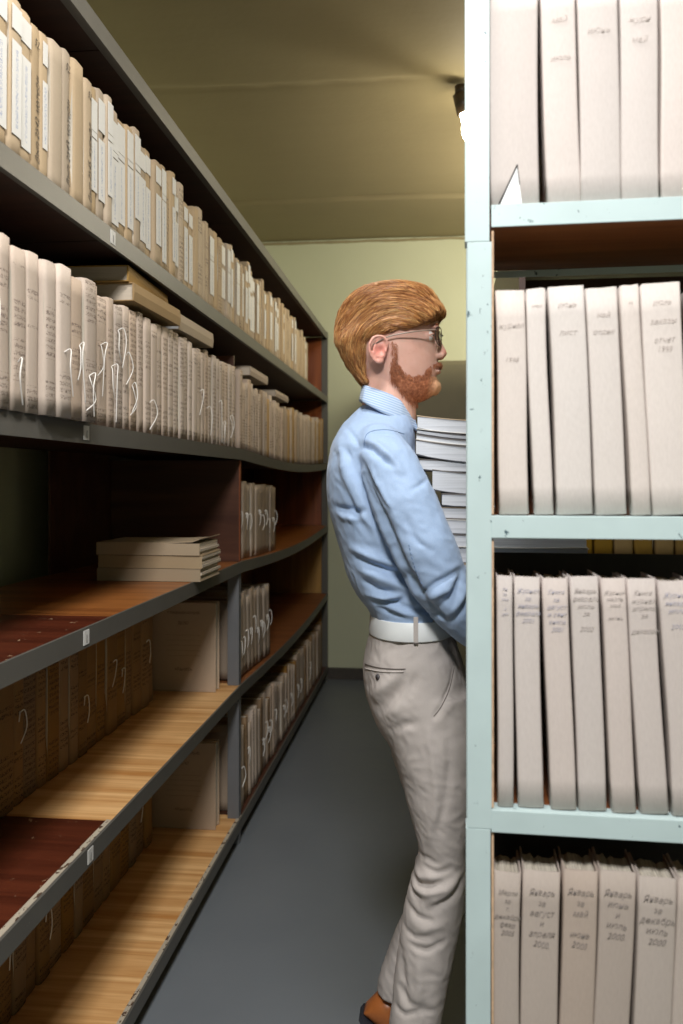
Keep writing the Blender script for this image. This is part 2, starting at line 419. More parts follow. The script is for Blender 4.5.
def text_mesh(txt, size, mat, shear=0.35, lines=1.0, align='CENTER'):
    cu = bpy.data.curves.new('t', 'FONT'); cu.body = txt; cu.size = size; cu.shear = shear; cu.align_x = align; cu.align_y = 'TOP'
    cu.space_line = lines; cu.extrude = 0.00015; cu.resolution_u = 2; cu.offset = -0.00015*size/0.012
    o = bpy.data.objects.new('t', cu); C.objects.link(o)
    dg = bpy.context.evaluated_depsgraph_get(); dg.update()
    me = bpy.data.meshes.new_from_object(o.evaluated_get(dg)); bpy.data.objects.remove(o); bpy.data.curves.remove(cu)
    for v in me.vertices:
        a = mnoise.noise(Vector((v.co.x*90, v.co.y*90, 0.3))); b = mnoise.noise(Vector((v.co.x*90, v.co.y*90, 9.3)))
        v.co.x += a*size*0.12; v.co.y += b*size*0.14
    me.materials.clear(); me.materials.append(mat); return me
def handwriting(o, txt, size, x, z, mat, vertical=False, lines=1.0, rot=0.0, align='CENTER', dy=-0.0018):
    me = text_mesh(txt, size, mat, lines=lines, align=align)
    r = Matrix.Rotation(PI/2, 3, 'X')
    if vertical: r = Matrix.Rotation(-PI/2, 3, 'Y') @ r
    r = Matrix.Rotation(rot, 3, 'Y') @ r
    q = link('handwriting', me, o, (x, dy, z)); q.rotation_euler = r.to_euler(); return q

# ------------------------------------------------------------------ left rack
XF = -0.70; XB = -1.20; Y0 = -0.35; Y1 = 5.47; YD = 3.0; YS = 1.76
LV = {'base': 0.094, 'low': 0.58, 'mid': 1.03, 'upper': 1.444, 'high': 1.88, 'top': 2.30}
def sag(level, y):
    if level in ('low', 'mid', 'upper') and y > YD: return -0.032*math.sin(PI*(y-YD)/(Y1-YD))**1.0
    return 0.0
rack = empty('shelving_rack', (XF, Y0, 0))
tag(rack, 'long grey-edged wooden shelving rack running down the left side of the aisle', 'shelving')
def R(x, y, z): return (x-XF, y-Y0, z)       # world to rack-local
def strip(name, level, x0, x1, zt, zb, ya, yb, mat, parent=rack, n=24):
    bm = bmesh.new(); rings = []
    for y in np.linspace(ya, yb, n):
        s = sag(level, y); rings.append([Vector(R(x0, y, zb+s)), Vector(R(x1, y, zb+s)), Vector(R(x1, y, zt+s)), Vector(R(x0, y, zt+s))])
    loft(bm, rings); return obj(name, bm, mat, parent)
BM = {'base': ('pine', 'pine', 'walnut'), 'low': ('redbrown', 'pine', 'rack_board'), 'mid': ('redbrown', 'orange_wood', 'orange_wood'),
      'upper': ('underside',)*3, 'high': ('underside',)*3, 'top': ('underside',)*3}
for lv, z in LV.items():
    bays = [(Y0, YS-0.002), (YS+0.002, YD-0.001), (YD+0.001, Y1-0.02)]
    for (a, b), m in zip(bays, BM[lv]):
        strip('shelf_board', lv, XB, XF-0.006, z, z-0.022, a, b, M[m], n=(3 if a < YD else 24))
    hgt = 0.040
    e = strip('edge_rail', lv, XF-0.006, XF, z+0.001, z-hgt, Y0, Y1, M['steel'], n=60)
    strip('rail_lip', lv, XF-0.03, XF-0.006, z-0.022, z-0.027, Y0, Y1-0.03, M['steel'], e, n=60)
    if lv in ('low', 'base'):
        strip('board_edge', lv, XF-0.017, XF-0.0055, z+0.0022, z-0.002, Y0, YS if lv == 'low' else YD, M['board_edge'], e, n=4)
    if lv != 'top' and lv != 'base':
        yy = {'high': 1.74, 'upper': 1.60, 'mid': 1.60, 'low': 1.62}[lv]
        lb = bx('shelf_label', R(XF, yy, z-0.033), R(XF+0.0012, yy+0.026, z-0.004), M['label'], e)
        me = text_mesh('1', 0.024, M['ink'], 0, align='LEFT')
        q = link('shelf_digit', me, e, R(XF+0.0016, yy+0.008, z-0.009)); q.rotation_euler = (PI/2, 0, PI/2)
def post(x0, y0, z0, z1, mat='steel_blue'):
    bm = bmesh.new()      # angle-section post: a face across the aisle and a face along it
    box(bm, R(x0, y0, z0), R(x0+0.042, y0+0.003, z1)); box(bm, R(x0+0.039, y0+0.003, z0), R(x0+0.042, y0+0.034, z1))
    return obj('post', bm, M[mat], rack)
for (za, zb) in ((0, LV['base']-0.041), (LV['base']+.001, LV['low']-0.041), (LV['low']+.001, LV['mid']-0.041)):
    post(XF-0.049, YD-0.035, za, zb)
post(XF-0.049, Y0+0.01, 0, LV['base']-0.041)
for y in (Y0+0.01, YD, Y1-0.06): post(XB-0.045, y, 0, 2.31)
bx('post', R(XF-0.04, Y1-0.018, 0), R(XF-0.001, Y1+0.005, 2.31), M['steel'], rack)
# upright panels
bx('divider_panel', R(XB, YD-0.012, LV['mid']+.001), R(XF-0.012, YD+0.006, LV['upper']-0.042), M['walnut'], rack)
bx('panel_edging', R(XF-0.012, YD-0.012, LV['mid']+.002), R(XF-0.008, YD+0.006, LV['upper']-0.042), M['rust_wood'], rack)
for a, b, m in (('base', 'low', 'ochre_wood'), ('low', 'mid', 'ochre_wood'), ('mid', 'upper', 'rust_wood'), ('upper', 'high', 'rust_wood'), ('high', 'top', 'rust_wood')):
    bx('end_panel', R(XB, Y1-0.018, LV[a]+.001), R(XF-0.042, Y1-0.001, LV[b]-0.024), M[m], rack)
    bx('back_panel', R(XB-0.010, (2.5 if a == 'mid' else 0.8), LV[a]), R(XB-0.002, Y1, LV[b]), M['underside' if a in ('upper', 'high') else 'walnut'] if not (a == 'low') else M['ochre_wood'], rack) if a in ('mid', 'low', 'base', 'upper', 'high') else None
bm = bmesh.new(); box(bm, R(XF-0.26, 3.00, LV['upper']+.001), R(XF-0.035, 3.012, LV['upper']+.345)); obj('divider_panel', bm, M['walnut'], rack)

def cord(o, pts, r=0.0011):
    bm = bmesh.new(); tube(bm, smooth_path(pts, 5), r, 6); return obj('tie_cord', bm, M['cord'], o, True)

# --- uppermost row: tan folders with pasted white labels
rr = random.Random(5); y = 1.20; n = 0
near_text = {5: ('Вып 2542 матери', 'vert'), 8: ('Вып 2543 матери', 'vert'), 10: ('Вып 2545 журнал', 'vert')}
plan = ['lab', 'lab', 'lab', 'lab', 'lab', 'ink', 'labs', 'plain', 'ink', 'plain', 'ink', 'lab2', 'lab2', 'lab2', 'lab2']
while y < 4.74:
    w_ = rr.uniform(0.032, 0.052) if y < 2.2 else rr.uniform(0.034, 0.056)
    h = rr.uniform(0.285, 0.305) if y < 1.9 else rr.uniform(0.25, 0.31)
    if 4.45 < y < 5.3: h = rr.uniform(0.22, 0.28)
    n += 1
    kind = plan[n-1] if n <= len(plan) else rr.choice(['lab2', 'lab2', 'lab', 'lab', 'plain', 'ink'] if y < 3.6 else ['plain', 'plain', 'lab', 'ink', 'plain'])
    hang = 'kraft_tan_ink' if kind == 'ink' and n > 15 else 'kraft_tan'
    look = {'lab': 'tan folder with long white spine label', 'labs': 'tan folder with small and tall labels', 'ink': 'tan folder with black spine writing',
            'plain': 'plain tan folder', 'lab2': 'tan folder with stacked white labels'}[kind]
    if n <= 30: lab = f'{look}, {nth(n)} from left on the topmost row'
    elif y < 4.2: lab = {'lab': 'narrow tan folder with white strip', 'labs': '', 'ink': 'narrow tan folder with dark writing', 'plain': 'narrow unlabelled tan folder', 'lab2': 'narrow tan folder with patched white labels'}[kind] + ' past the middle of the topmost row'
    else: lab = {'lab': 'small distant folder with white strip', 'ink': 'small distant folder with dark writing', 'plain': 'small distant unlabelled folder', 'lab2': 'small distant folder with patched labels'}[kind] + ' at the far end of the topmost row'
    o, wq, hq = folder((XF-0.020-rr.uniform(0, .012), y, LV['high']+0.0015), PI/2, w_, h, 0.24, hang, n, 0.008+0.012*math.sin(y*2.1), label=lab,
                       group='tan labelled folders on the topmost shelf' + ('' if n <= 30 else ', ' + kind + ' far'))
    o['group'] = 'tan folders on the topmost shelf'
    if kind in ('lab', 'labs'):
        spine_label(o, wq, hq, 0.80, 0.95, 0.75 if kind == 'lab' else 0.5, False); spine_label(o, wq, hq, 0.12+rr.uniform(0, .15), 0.70+rr.uniform(-.03, .04), 0.72 if kind == 'lab' else 0.5)
    if kind == 'lab2':
        z = rr.uniform(0.84, 0.9)
        spine_label(o, wq, hq, z-0.16, z+0.07, 0.86, False); a = rr.uniform(0.10, 0.3); spine_label(o, wq, hq, a, z-0.22, 0.84)
        if rr.random() < .5: spine_label(o, wq, hq, z-0.21, z-0.165, 0.8, False)
    if kind == 'ink' and n <= 15:
        handwriting(o, near_text.get(n-1, near_text[5])[0] if (n-1) in near_text else 'Вып 2544 матери', 0.021, wq*0.32, 0.035, M['ink'], True, align='LEFT')
        handwriting(o, '52', 0.02, wq*0.5, hq-0.022, M['ink'])
    y += w_ + 0.0012

# --- second row: rose-beige folders with cord ties
rr = random.Random(11); y = 1.17; n = 0
while y < 5.36:
    w_ = rr.uniform(0.036, 0.058) if y < 1.9 else rr.uniform(0.034, 0.052)
    h = rr.uniform(0.272, 0.284) if y < 1.65 else rr.uniform(0.278, 0.298)
    if y > 3.0: h = rr.uniform(0.25, 0.285)
    if 3.0-w_-0.003 < y < 3.016: y = 3.0145
    n += 1; sx = 0.012 if y < 1.62 else -0.012
    if 1.39 < y < 1.62: sx = 0.024
    tie = (y < 2.9 and rr.random() < 0.42)
    mat = 'kraft_pink' if y < 3.3 else ('kraft_grey' if rr.random() < .35 else 'kraft_ochre' if rr.random() < .3 else 'kraft_pink')
    if n <= 32: lab = f'rose-beige folder{" with dangling cord" if tie else ""}, {nth(n)} from left on the second row'
    elif y < 4.2: lab = 'narrow rose-beige folder past the middle of the second row down'
    else: lab = 'small distant beige folder at the far end of the second row down'
    if y > 3.0 and mat != 'kraft_pink': lab = lab.replace('rose-beige', mat.split('_')[1]).replace('beige', mat.split('_')[1]+'-toned')
    zb = LV['upper']+0.0015+sag('upper', y+w_/2)
    if y > YD: zb = LV['upper']+0.0015+max(sag('upper', y), sag('upper', y+w_))
    o, wq, hq = folder((XF-0.002+sx-rr.uniform(0, .006), y, zb), PI/2, w_, h, 0.24, mat, n+2, 0.004+0.010*math.sin(y*2.6), label=lab, group='beige tied folders on the second shelf from the top')
    if tie:
        z0 = rr.uniform(0.08, 0.25); x0 = wq*rr.uniform(.3, .7)
        cord(o, [(x0, 0, z0), (x0+rr.uniform(-.01, .012), -0.010, z0+0.006), (x0+rr.uniform(-.02, .02), -0.014, z0-0.03), (x0+rr.uniform(-.02, .03), -0.007, max(0.012, z0-0.05-rr.uniform(0, .09)))])
        if rr.random() < .4: cord(o, [(x0, 0, z0), (x0-.012, -0.008, z0-.012), (x0+rr.uniform(-.02, .02), -0.010, z0-0.05), (x0+rr.uniform(-.03, .01), -0.005, z0-0.075)])
    y += w_ + 0.0012

# --- folders lying flat on top of the second row
def lying(name, x0, y0, z0, lx, ly, th, mat, lab, group=None, tilt=(0, 0), rz=0.0, pages='pages_tan', tape=False):
    o = empty(name, (x0, y0, z0), (tilt[0], tilt[1], rz))
    bm = bmesh.new(); t = 0.0025
    box(bm, (0, 0, 0), (lx, ly, t), 0.0008); box(bm, (0, 0, th-t), (lx, ly, th), 0.0008)
    loft(bm, [[Vector((lx, yy, t*0.5)), Vector((lx+0.0025, yy, th*0.5)), Vector((lx, yy, th-t*0.5)), Vector((lx-0.003, yy, th-t*0.5)), Vector((lx-0.003, yy, t*0.5))] for yy in (0, ly)])
    obj('cover', bm, M[mat], o)
    bx('pages', (0.008, 0.005, t), (lx-0.004, ly-0.006, th-t), M[pages], o)
    tag(o, lab, 'folder', group); return o
g2 = 'folders lying on top of the upright ones'
lying('archive_folder', XF-0.235, 1.90, 1.754, 0.23, 0.33, 0.043, 'kraft_ochre', 'lower of two ochre folders lying flat across the upright ones on the second row', g2, rz=-0.03)
lying('archive_folder', XF-0.245, 1.875, 1.798, 0.23, 0.33, 0.038, 'kraft_ochre', 'upper of two ochre folders lying flat across the upright ones on the second row', g2, rz=0.04)
lying('archive_folder', XF-0.235, 2.27, 1.753, 0.225, 0.33, 0.045, 'kraft_tan', 'single thick tan folder lying flat beyond the two stacked ochre ones', g2, rz=-0.02, pages='pages_flat')
lying('archive_folder', XF-0.23, 3.14, 1.735, 0.225, 0.34, 0.035, 'kraft_grey', 'greyish folder lying flat midway along the second row, beyond the upright divider', g2)
lying('archive_folder', XF-0.23, 3.66, 1.705, 0.225, 0.32, 0.030, 'kraft_grey', 'farthest grey folder lying flat on the second row', g2)

# --- middle shelf: pile of three and a small upright group
for k in range(3):
    o = empty('archive_folder', (-0.995+[0, .004, -.002][k], 2.37, LV['mid']+0.0015+k*0.0385), (0, 0, [0.0, .01, -.008][k]))
    bm = bmesh.new(); L = 0.315; D = 0.225; th = 0.037; t = 0.002
    box(bm, (0, 0, 0), (L, D, t)); box(bm, (0, 0, t), (L, t, th-t)); 
    tp = [[Vector((x, 0, th-t+dz)), Vector((x, 0, th+dz)), Vector((x, D, th+dz)), Vector((x, D, th-t+dz))] for x, dz in ((0, 0), (L*.7, 0), (L*.93, 0.001*(k < 2)+(.004 if k == 2 else 0)), (L, 0.001*(k < 2)+(.012 if k == 2 else 0)))]
    loft(bm, tp); obj('cover', bm, M['kraft_tan'], o)
    bm = bmesh.new()
    for j in range(4):
        zz = t+j*(th-2*t)/4; box(bm, (0.004, 0.003, zz), (L-0.004+random.uniform(-.004, .012), D-.004, zz+(th-2*t)/4-0.0008))
    obj('pages', bm, M['pages_tan'], o)
    tag(o, ['bottom', 'middle', 'top'][k]+' folder of the three piled on the middle shelf'+(', cover curling up' if k == 2 else ''), 'folder', 'pile of three folders on the middle shelf')
def group_row(lv, y, cnt, wr, hr, x, mat, lab, grp, lean=0.0, rr=random.Random(3), ymax=9, ties=0.0, edge=None):
    n = 0; z = LV[lv]
    while n < cnt and y < ymax:
        w_ = rr.uniform(*wr); n += 1; h = rr.uniform(*hr)
        zz = z+0.0015+(max(sag(lv, y), sag(lv, y+w_)) if y > YD else 0)
        ln = lean
        o, wq, hq = folder((x-rr.uniform(0, .01), y, zz+max(0, w_*math.sin(abs(ln)))), PI/2, w_, h, 0.22, mat if isinstance(mat, str) else rr.choice(mat), n, ln, label=lab(n, y), group=grp)
        if rr.random() < ties:
            z0 = rr.uniform(.13, .19); x0 = wq/2
            cord(o, [(x0, 0, z0), (x0+.01, -.008, z0+.004), (x0+rr.uniform(-.015, .015), -.012, z0-.03), (x0+rr.uniform(-.02, .02), -.006, z0-.06)], 0.0014)
            if rr.random() < .6: cord(o, [(x0, 0, z0), (x0-.012, -.008, z0+.006), (x0-.018, -.009, z0-.012)], 0.0014)
        y += w_ + 0.0015
    return y
group_row('mid', YD+0.016, 11, (0.060, 0.085), (0.29, 0.30), XF-0.03, 'kraft_grey', lambda n, y: f'{nth(n)} tied grey-beige folder behind the brown divider on the middle shelf', 'tied folders behind the divider on the middle shelf', ties=.9)
group_row('mid', 4.15, 4, (0.07, 0.09), (0.29, 0.31), XB+0.25, 'kraft_ochre', lambda n, y: f'{nth(n)} recessed ochre folder at the back of the middle shelf, near its far end', 'recessed ochre folders on the middle shelf')
# --- low shelf: dim recessed row, a facing folder, a leaning group
rb = random.Random(21)
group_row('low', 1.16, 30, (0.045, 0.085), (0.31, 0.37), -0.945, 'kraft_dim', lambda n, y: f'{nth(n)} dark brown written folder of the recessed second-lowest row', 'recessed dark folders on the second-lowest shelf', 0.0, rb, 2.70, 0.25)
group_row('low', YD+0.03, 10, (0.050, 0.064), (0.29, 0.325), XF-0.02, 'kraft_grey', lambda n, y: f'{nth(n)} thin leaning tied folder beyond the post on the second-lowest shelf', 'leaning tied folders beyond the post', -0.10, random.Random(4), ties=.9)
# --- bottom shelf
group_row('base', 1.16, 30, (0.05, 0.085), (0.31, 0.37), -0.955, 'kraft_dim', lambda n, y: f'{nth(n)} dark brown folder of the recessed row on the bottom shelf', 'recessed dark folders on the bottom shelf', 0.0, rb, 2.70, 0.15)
def blab(n, y):
    if n <= 14: return f'{nth(n)} grey-beige folder beyond the post on the bottom shelf'
    return 'small grey-beige folder in the far half of the bottom shelf row'
group_row('base', YD+0.03, 90, (0.032, 0.050), (0.27, 0.32), XF-0.014, ('kraft_grey', 'kraft_grey', 'kraft_dim', 'kraft_pink'), blab, 'front row of folders at the far end of the bottom shelf', -0.03, random.Random(8), 5.33, .25)
# --- folders standing with their cover towards the camera
def facing(x0, y0, z0, wd, h, th, lab):
    o = empty('cover_facing_folder', (x0, y0, z0), (0, 0, 0))
    bm = bmesh.new(); box(bm, (0, 0, 0), (wd, 0.003, h), 0.001); box(bm, (0, th-0.003, 0), (wd, th, h), 0.001); box(bm, (0, 0.003, 0), (0.003, th-0.003, h)); obj('cover', bm, M['kraft_grey'], o)
    bx('pages', (0.006, 0.0035, 0.003), (wd-0.006, th-0.0035, h-0.006), M['pages'], o)
    me = text_mesh('ГЛАВНЫЙ АРХИВ\n\nДЕЛО\n\n___________________\n___________________\n___________________\n___________________\n___________________\n\n\nХРАНИТЬ', 0.0135, M['ink'], 0.0, 1.35)
    q = link('printed_text', me, o, (wd/2, -0.001, h-0.03)); q.rotation_euler = (PI/2, 0, 0)
    tag(o, lab, 'folder')
facing(-1.0, 2.86, LV['low']+0.001, 0.235, 0.315, 0.05, 'printed folder facing out beside the grey post on the second-lowest shelf')
facing(-1.0, 2.86, LV['base']+0.001, 0.235, 0.305, 0.05, 'printed folder facing out beside the grey post on the bottom shelf')

# ------------------------------------------------------------------ right rack (pale mint, closest to the camera)
PHI = math.radians(1.8)
P0 = W(466, 480, 1.177); RW = 0.90; RD = 0.30
rrk = empty('metal_rack', (P0.x, 1.177, 0), (0, 0, -PHI))
tag(rrk, 'pale mint metal rack with chipped paint, nearest to the viewer on the right', 'shelving')
UV = Vector((math.cos(PHI), -math.sin(PHI), 0)); VV = Vector((math.sin(PHI), math.cos(PHI), 0))
def px2u(px):          # photo column to distance along the rack front
    k = (px-CX)/F; P = Vector((P0.x, 1.177, 0))
    return (k*P.dot(FWD)-P.dot(RIGHT))/(UV.dot(RIGHT)-k*UV.dot(FWD))
def RWd(u, v, z): return Vector((P0.x, 1.177, 0)) + UV*u + VV*v + Vector((0, 0, z))
PW = 0.034
for (za, zb, dx) in ((1.664, 2.50, -0.0015), (0.842, 1.6635, 0.0015), (0.0, 0.8415, 0.0)):
    bm = bmesh.new(); box(bm, (dx, 0, za), (PW+dx, 0.003, zb), 0.0008); box(bm, (dx, 0.003, za), (dx+0.003, 0.034, zb)); obj('post', bm, M['mint'], rrk)
for uu, s in ((RW-PW, 1),):
    bm = bmesh.new(); box(bm, (uu, 0, 0), (uu+PW, 0.003, 2.5), 0.0008); box(bm, (uu+PW-0.003, 0.003, 0), (uu+PW, 0.034, 2.5)); obj('post', bm, M['mint'], rrk)
for uu in (0.002, RW-0.004):
    bm = bmesh.new(); box(bm, (uu, RD-0.034, 0), (uu+0.003, RD, 2.5)); obj('post', bm, M['mint'], rrk)
SH = [2.135, 1.7146, 1.280, 0.8686, 0.43]
for i, z in enumerate(SH):
    bm = bmesh.new(); box(bm, (PW+0.001, 0.0005, z-0.031), (RW-PW-0.001, 0.0035, z), 0.0008)
    box(bm, (PW+0.001, 0.0035, z-0.0025), (RW-PW-0.001, 0.03, z)); s = obj('shelf', bm, M['mint'], rrk)
    bx('board', (0.006, 0.0305, z-0.019), (RW-0.006, RD-0.002, z-0.0005), M['rack_board'], s)
    bx('crossbar', (0.006, RD-0.0018, z-0.031), (RW-0.006, RD, z-0.0195), M['mint'], s)
M['raw_edge'] = plain('raw_hardboard_edge', (0.62, 0.42, 0.27), 0.8, 0.2, 80)
for za, zb in ((1.282, 1.68), (0.870, 1.246), (0.432, 0.835)):
    bx('side_panel', (PW+0.0015, 0.006, za), (PW+0.0045, RD-0.036, zb), M['raw_edge'], rrk)
bx('back_panel', (0.006, RD+0.0005, 0.871), (RW-0.006, RD+0.004, 1.203), M['gap_shade'], rrk)  # black sheets here and below imitate the shaded void behind the folders
bx('back_panel', (0.006, RD+0.0005, 0.10), (RW-0.006, RD+0.004, 0.835), M['gap_shade'], rrk)
bx('back_panel', (0.006, RD+0.0005, 1.285), (RW-0.006, RD+0.004, 1.655), M['gap_shade'], rrk)

def rrow(lv_z, spans, zt, mat, rowname, dv=0.012, texts=None, tsize=0.012, tmat='ink_grey', torn=None, tz=0.02, dpt=0.15):
    """spans: (top-left, top-right, bottom-left) photo columns"""
    for i, (tl, tr, bl, topy) in enumerate(spans):
        ub = px2u(bl)+0.0; ut = px2u(tl); wd = px2u(tr)-px2u(tl)-0.0012
        d = RWd(ut, 0, 0).dot(FWD); h = EYE+(HY-topy)*d/F - lv_z - 0.001
        lean = math.atan2(ut-ub, h)
        h = min(h, 0.40)
        p = RWd(ub, dv+0.002*(i % 2), lv_z+0.0012+max(0, wd*math.sin(abs(lean)) if lean > 0 else 0))
        o = link('archive_folder', folder_cover(round(wd/.006)*.006, 0.30, dpt, i % 4, mat), None, p)
        wq = round(wd/.006)*.006
        o.rotation_mode = 'QUATERNION'; o.rotation_quaternion = (Matrix.Rotation(-PHI, 3, 'Z') @ Matrix.Rotation(lean, 3, 'Y')).to_quaternion()
        o.scale = (wd/wq, 1, (h-0.003)/0.30)
        link('pages', folder_pages(wq, 0.30, dpt, i), o)
        vis = tr < 684 or tl < 683
        wdw = 'wide' if wd > 0.052 else 'narrow' if wd < 0.034 else 'medium'
        tag(o, f'{wdw} pale folder, {nth(i+1)} from the post on the {rowname}', 'folder', f'pale folders on the {rowname}')
        if texts and i < len(texts):
            tm = tmat if isinstance(tmat, str) else tmat[i % len(tmat)]
            handwriting(o, texts[i], min(tsize, wq*0.235), wq*0.5, 0.30-tz, M[tm], lines=1.15, rot=0.0)
        if torn == i:
            bm = bmesh.new(); a = [(0.013, 0.0), (0.042, 0.0), (0.036, 0.052)]
            loft(bm, [[Vector((x, yy, z+0.002)) for x, z in a] for yy in (-0.0022, -0.0012)]); obj('torn_paper', bm, M['white_torn'], o)
            bm = bmesh.new(); tube(bm, [(0.011, -0.0018, 0.002), (0.036, -0.0022, 0.054)], 0.0011, 6); tube(bm, [(0.036, -0.0022, 0.054), (0.039, -0.002, 0.028)], 0.0007, 6); obj('tear', bm, M['ink'], o)
extra = lambda x, step, k, t: [(x+step*j, x+step*(j+1), x+step*j, t) for j in range(k)]
rowA = [(489.5, 540, 491, -20), (541, 577, 548.5, -24), (578, 620, 582, -24), (621, 661, 623, -26), (662, 706, 663, -28)] + extra(708, 42, 3, -32)
rowB = [(495.5, 526, 500, 287), (527, 547.5, 535.5, 285), (548.5, 586, 558, 283), (587, 620, 597, 284), (621, 641.5, 634, 281.5), (642.5, 684, 655, 280)] + extra(700, 40, 3, 276)
rowC = [(497, 514, 498, 575), (515, 542, 519, 576), (543, 570, 552, 577), (571.5, 601, 580, 576), (602.5, 628, 614, 578), (629, 659, 643, 578), (660, 694, 675, 580)] + extra(704, 38, 3, 582)
rowD = [(494.5, 523, 491.5, 874), (524, 563, 520, 873), (565, 601, 556, 872), (602, 640, 591, 874), (641, 681, 632, 879), (682, 722, 670, 882)] + extra(724, 40, 2, 888)
fA = ['', '\n\n\n\n\nиюль', '', '\n\n\n 1967\n\nапрель', '', ]
rrow(SH[1], rowA, 0, 'card_warm', 'top shelf of the mint rack', torn=0, texts=['', '\n\nмай\n\n\n\nиюль', '\n\n\nиюнь', '\n\nжурн\n\nмай'], tsize=0.012, tmat='ink_faint')
rrow(SH[2], rowB, 0, 'card_pale', 'second shelf down of the mint rack', texts=['\n\nжурнал\n\n\n\n1998', 'март', 'июнь\n\n\nлист', '\nмай\n\nотдел', 'за', 'июль\n\nзаказы\n\nотчет\n1999'], tsize=0.0105, tmat='ink_faint')
rrow(SH[3], rowC, 0, 'card_warm', 'third shelf down of the mint rack', texts=['Кн\nза\nмай\n\nи\nдек', 'Журнал\nза\nянварь\nфевраль\n2001', 'Книга\nза\nавгуст\nи сент\nкниги\n2001', 'Январь\nфевраль\nиюль\nза\n\n2002', 'Журнал\nмартъ\nмай\n\nиюнь', 'Книга\nжурнал\nапрель\nза\n\nдекабрь', 'Журнал\nянварь\nиюль\n\n2003'], dpt=0.09, tsize=0.0088, tmat=('ink_blue', 'ink_blue', 'ink_blue', 'ink_mid', 'ink_mid', 'ink_mid'), tz=0.014)
rrow(SH[4], rowD, 0, 'card_brown', 'fourth shelf down of the mint rack', texts=['Марти\nза\nг.\nдекабрь\nфевр\n2005', 'Январь\nза\nавгуст\nи\nапреля\n2000.', 'Январь\nза\nмай\n\nиюнь\n2000', 'Январь\nиюнь\nи\nиюль\n2000.', 'Январь\nза\nдекабрь\nиюль\n2000', 'Июль\nза\n2001'], dpt=0.075, tsize=0.0108, tmat='ink_grey')

# ------------------------------------------------------------------ second rack beyond, front seen through the gap; length added to block far light
rk2 = empty('wooden_rack', (0.27, 2.70, 0))
tag(rk2, 'dark wooden rack holding golden folders glimpsed through the gap, unseen length added to block light', 'shelving')
for x in (0, 1.37): bx('side_panel', (x, 0, 0), (x+0.02, 2.0, 2.22), M['walnut'], rk2)
for z in (0.12, 0.60, 1.085, 1.56, 2.21): bx('shelf', (0.0202, 0, z-0.02), (1.3698, 2.0, z), M['walnut'], rk2)
bx('back_panel', (0.0202, 0.9, 0.12), (1.3698, 0.91, 2.18), M['walnut'], rk2)
rr = random.Random(2)
for k in range(17):
    o, wq, hq = folder((0.32+k*0.0625, 2.715, 1.0865), 0, 0.058, rr.uniform(0.29, 0.31), 0.23, 'kraft_gold', k, 0, label=f'golden folder glimpsed through the gap below the second mint shelf, {nth(k+1)} from the left', group='golden folders glimpsed through the gap')

# ------------------------------------------------------------------ the man
Y_ = 1.78                                   # his middle plane
VP = 434.0
def sgp(v, p): return math.copysign(abs(v)**p, v)
def section(py, xb, xf, hw, yc=Y_, n=32, e=2.3, front=1.0, yp=None, ef=None):
    """one horizontal slice: back / front columns of the outline and half-width"""
    a = W(xb, py, yp or yc); b = W(xf, py, yp or yc); xc = (a.x+b.x)/2; rx = (b.x-a.x)/2; out = []
    for k in range(n):
        t = 2*PI*k/n; ee = e if (math.cos(t) < 0 or not ef) else e+(ef-e)*math.cos(t)**0.5
        c = sgp(math.cos(t), 2/ee); s = sgp(math.sin(t), 2/ee)
        taper = 1 - (1-front)*max(0, c)**1.5
        out.append(Vector((xc+rx*c, yc+hw*s*taper, a.z)))
    return out
def body_loft(bm, rows, **k):
    rows = [tuple(r) for r in rows]; fine = []
    for i in range(len(rows)-1):
        for j in range(3):
            p0 = rows[max(i-1, 0)]; p1 = rows[i]; p2 = rows[i+1]; p3 = rows[min(i+2, len(rows)-1)]; t = j/3
            h = p2[0]-p1[0]; v = []
            for q in range(4):
                m1 = (p2[q]-p0[q])/(p2[0]-p0[0])*h; m2 = (p3[q]-p1[q])/(p3[0]-p1[0])*h
                v.append((2*t**3-3*t**2+1)*p1[q]+(t**3-2*t**2+t)*m1+(-2*t**3+3*t**2)*p2[q]+(t**3-t**2)*m2)
            fine.append(v)
    fine.append(rows[-1])
    loft(bm, [section(*r, **{a: (b(r[0]) if callable(b) else b) for a, b in k.items()}) for r in fine])
def remeshed(name, bm, voxel, smooth_it=4, fac=0.5):
    me = mesh_of(name, bm, None); o = link(name, me)
    m = o.modifiers.new('r', 'REMESH'); m.mode = 'VOXEL'; m.voxel_size = voxel
    if smooth_it:
        m = o.modifiers.new('s', 'SMOOTH'); m.iterations = smooth_it; m.factor = fac
    dg = bpy.context.evaluated_depsgraph_get(); dg.update()
    out = bpy.data.meshes.new_from_object(o.evaluated_get(dg)); bpy.data.objects.remove(o); out.name = name
    return out
def arr(me):
    n = len(me.vertices); co = np.empty(n*3); no = np.empty(n*3)
    me.vertices.foreach_get('co', co); me.vertices.foreach_get('normal', no); return co.reshape(-1, 3), no.reshape(-1, 3)
def setco(me, co):
    me.vertices.foreach_set('co', co.ravel()); me.update()
    me.polygons.foreach_set('use_smooth', [True]*len(me.polygons))
def pix(co, yref):                           # photo column / row of points as if on one upright plane; both flanks of the body share it
    x = co[:, 0]; z = co[:, 2]; y = np.full(len(x), yref)
    d = -x*math.sin(TH)+y*math.cos(TH); r = x*math.cos(TH)+y*math.sin(TH)
    return CX+F*r/d, HY-F*(z-EYE)/d
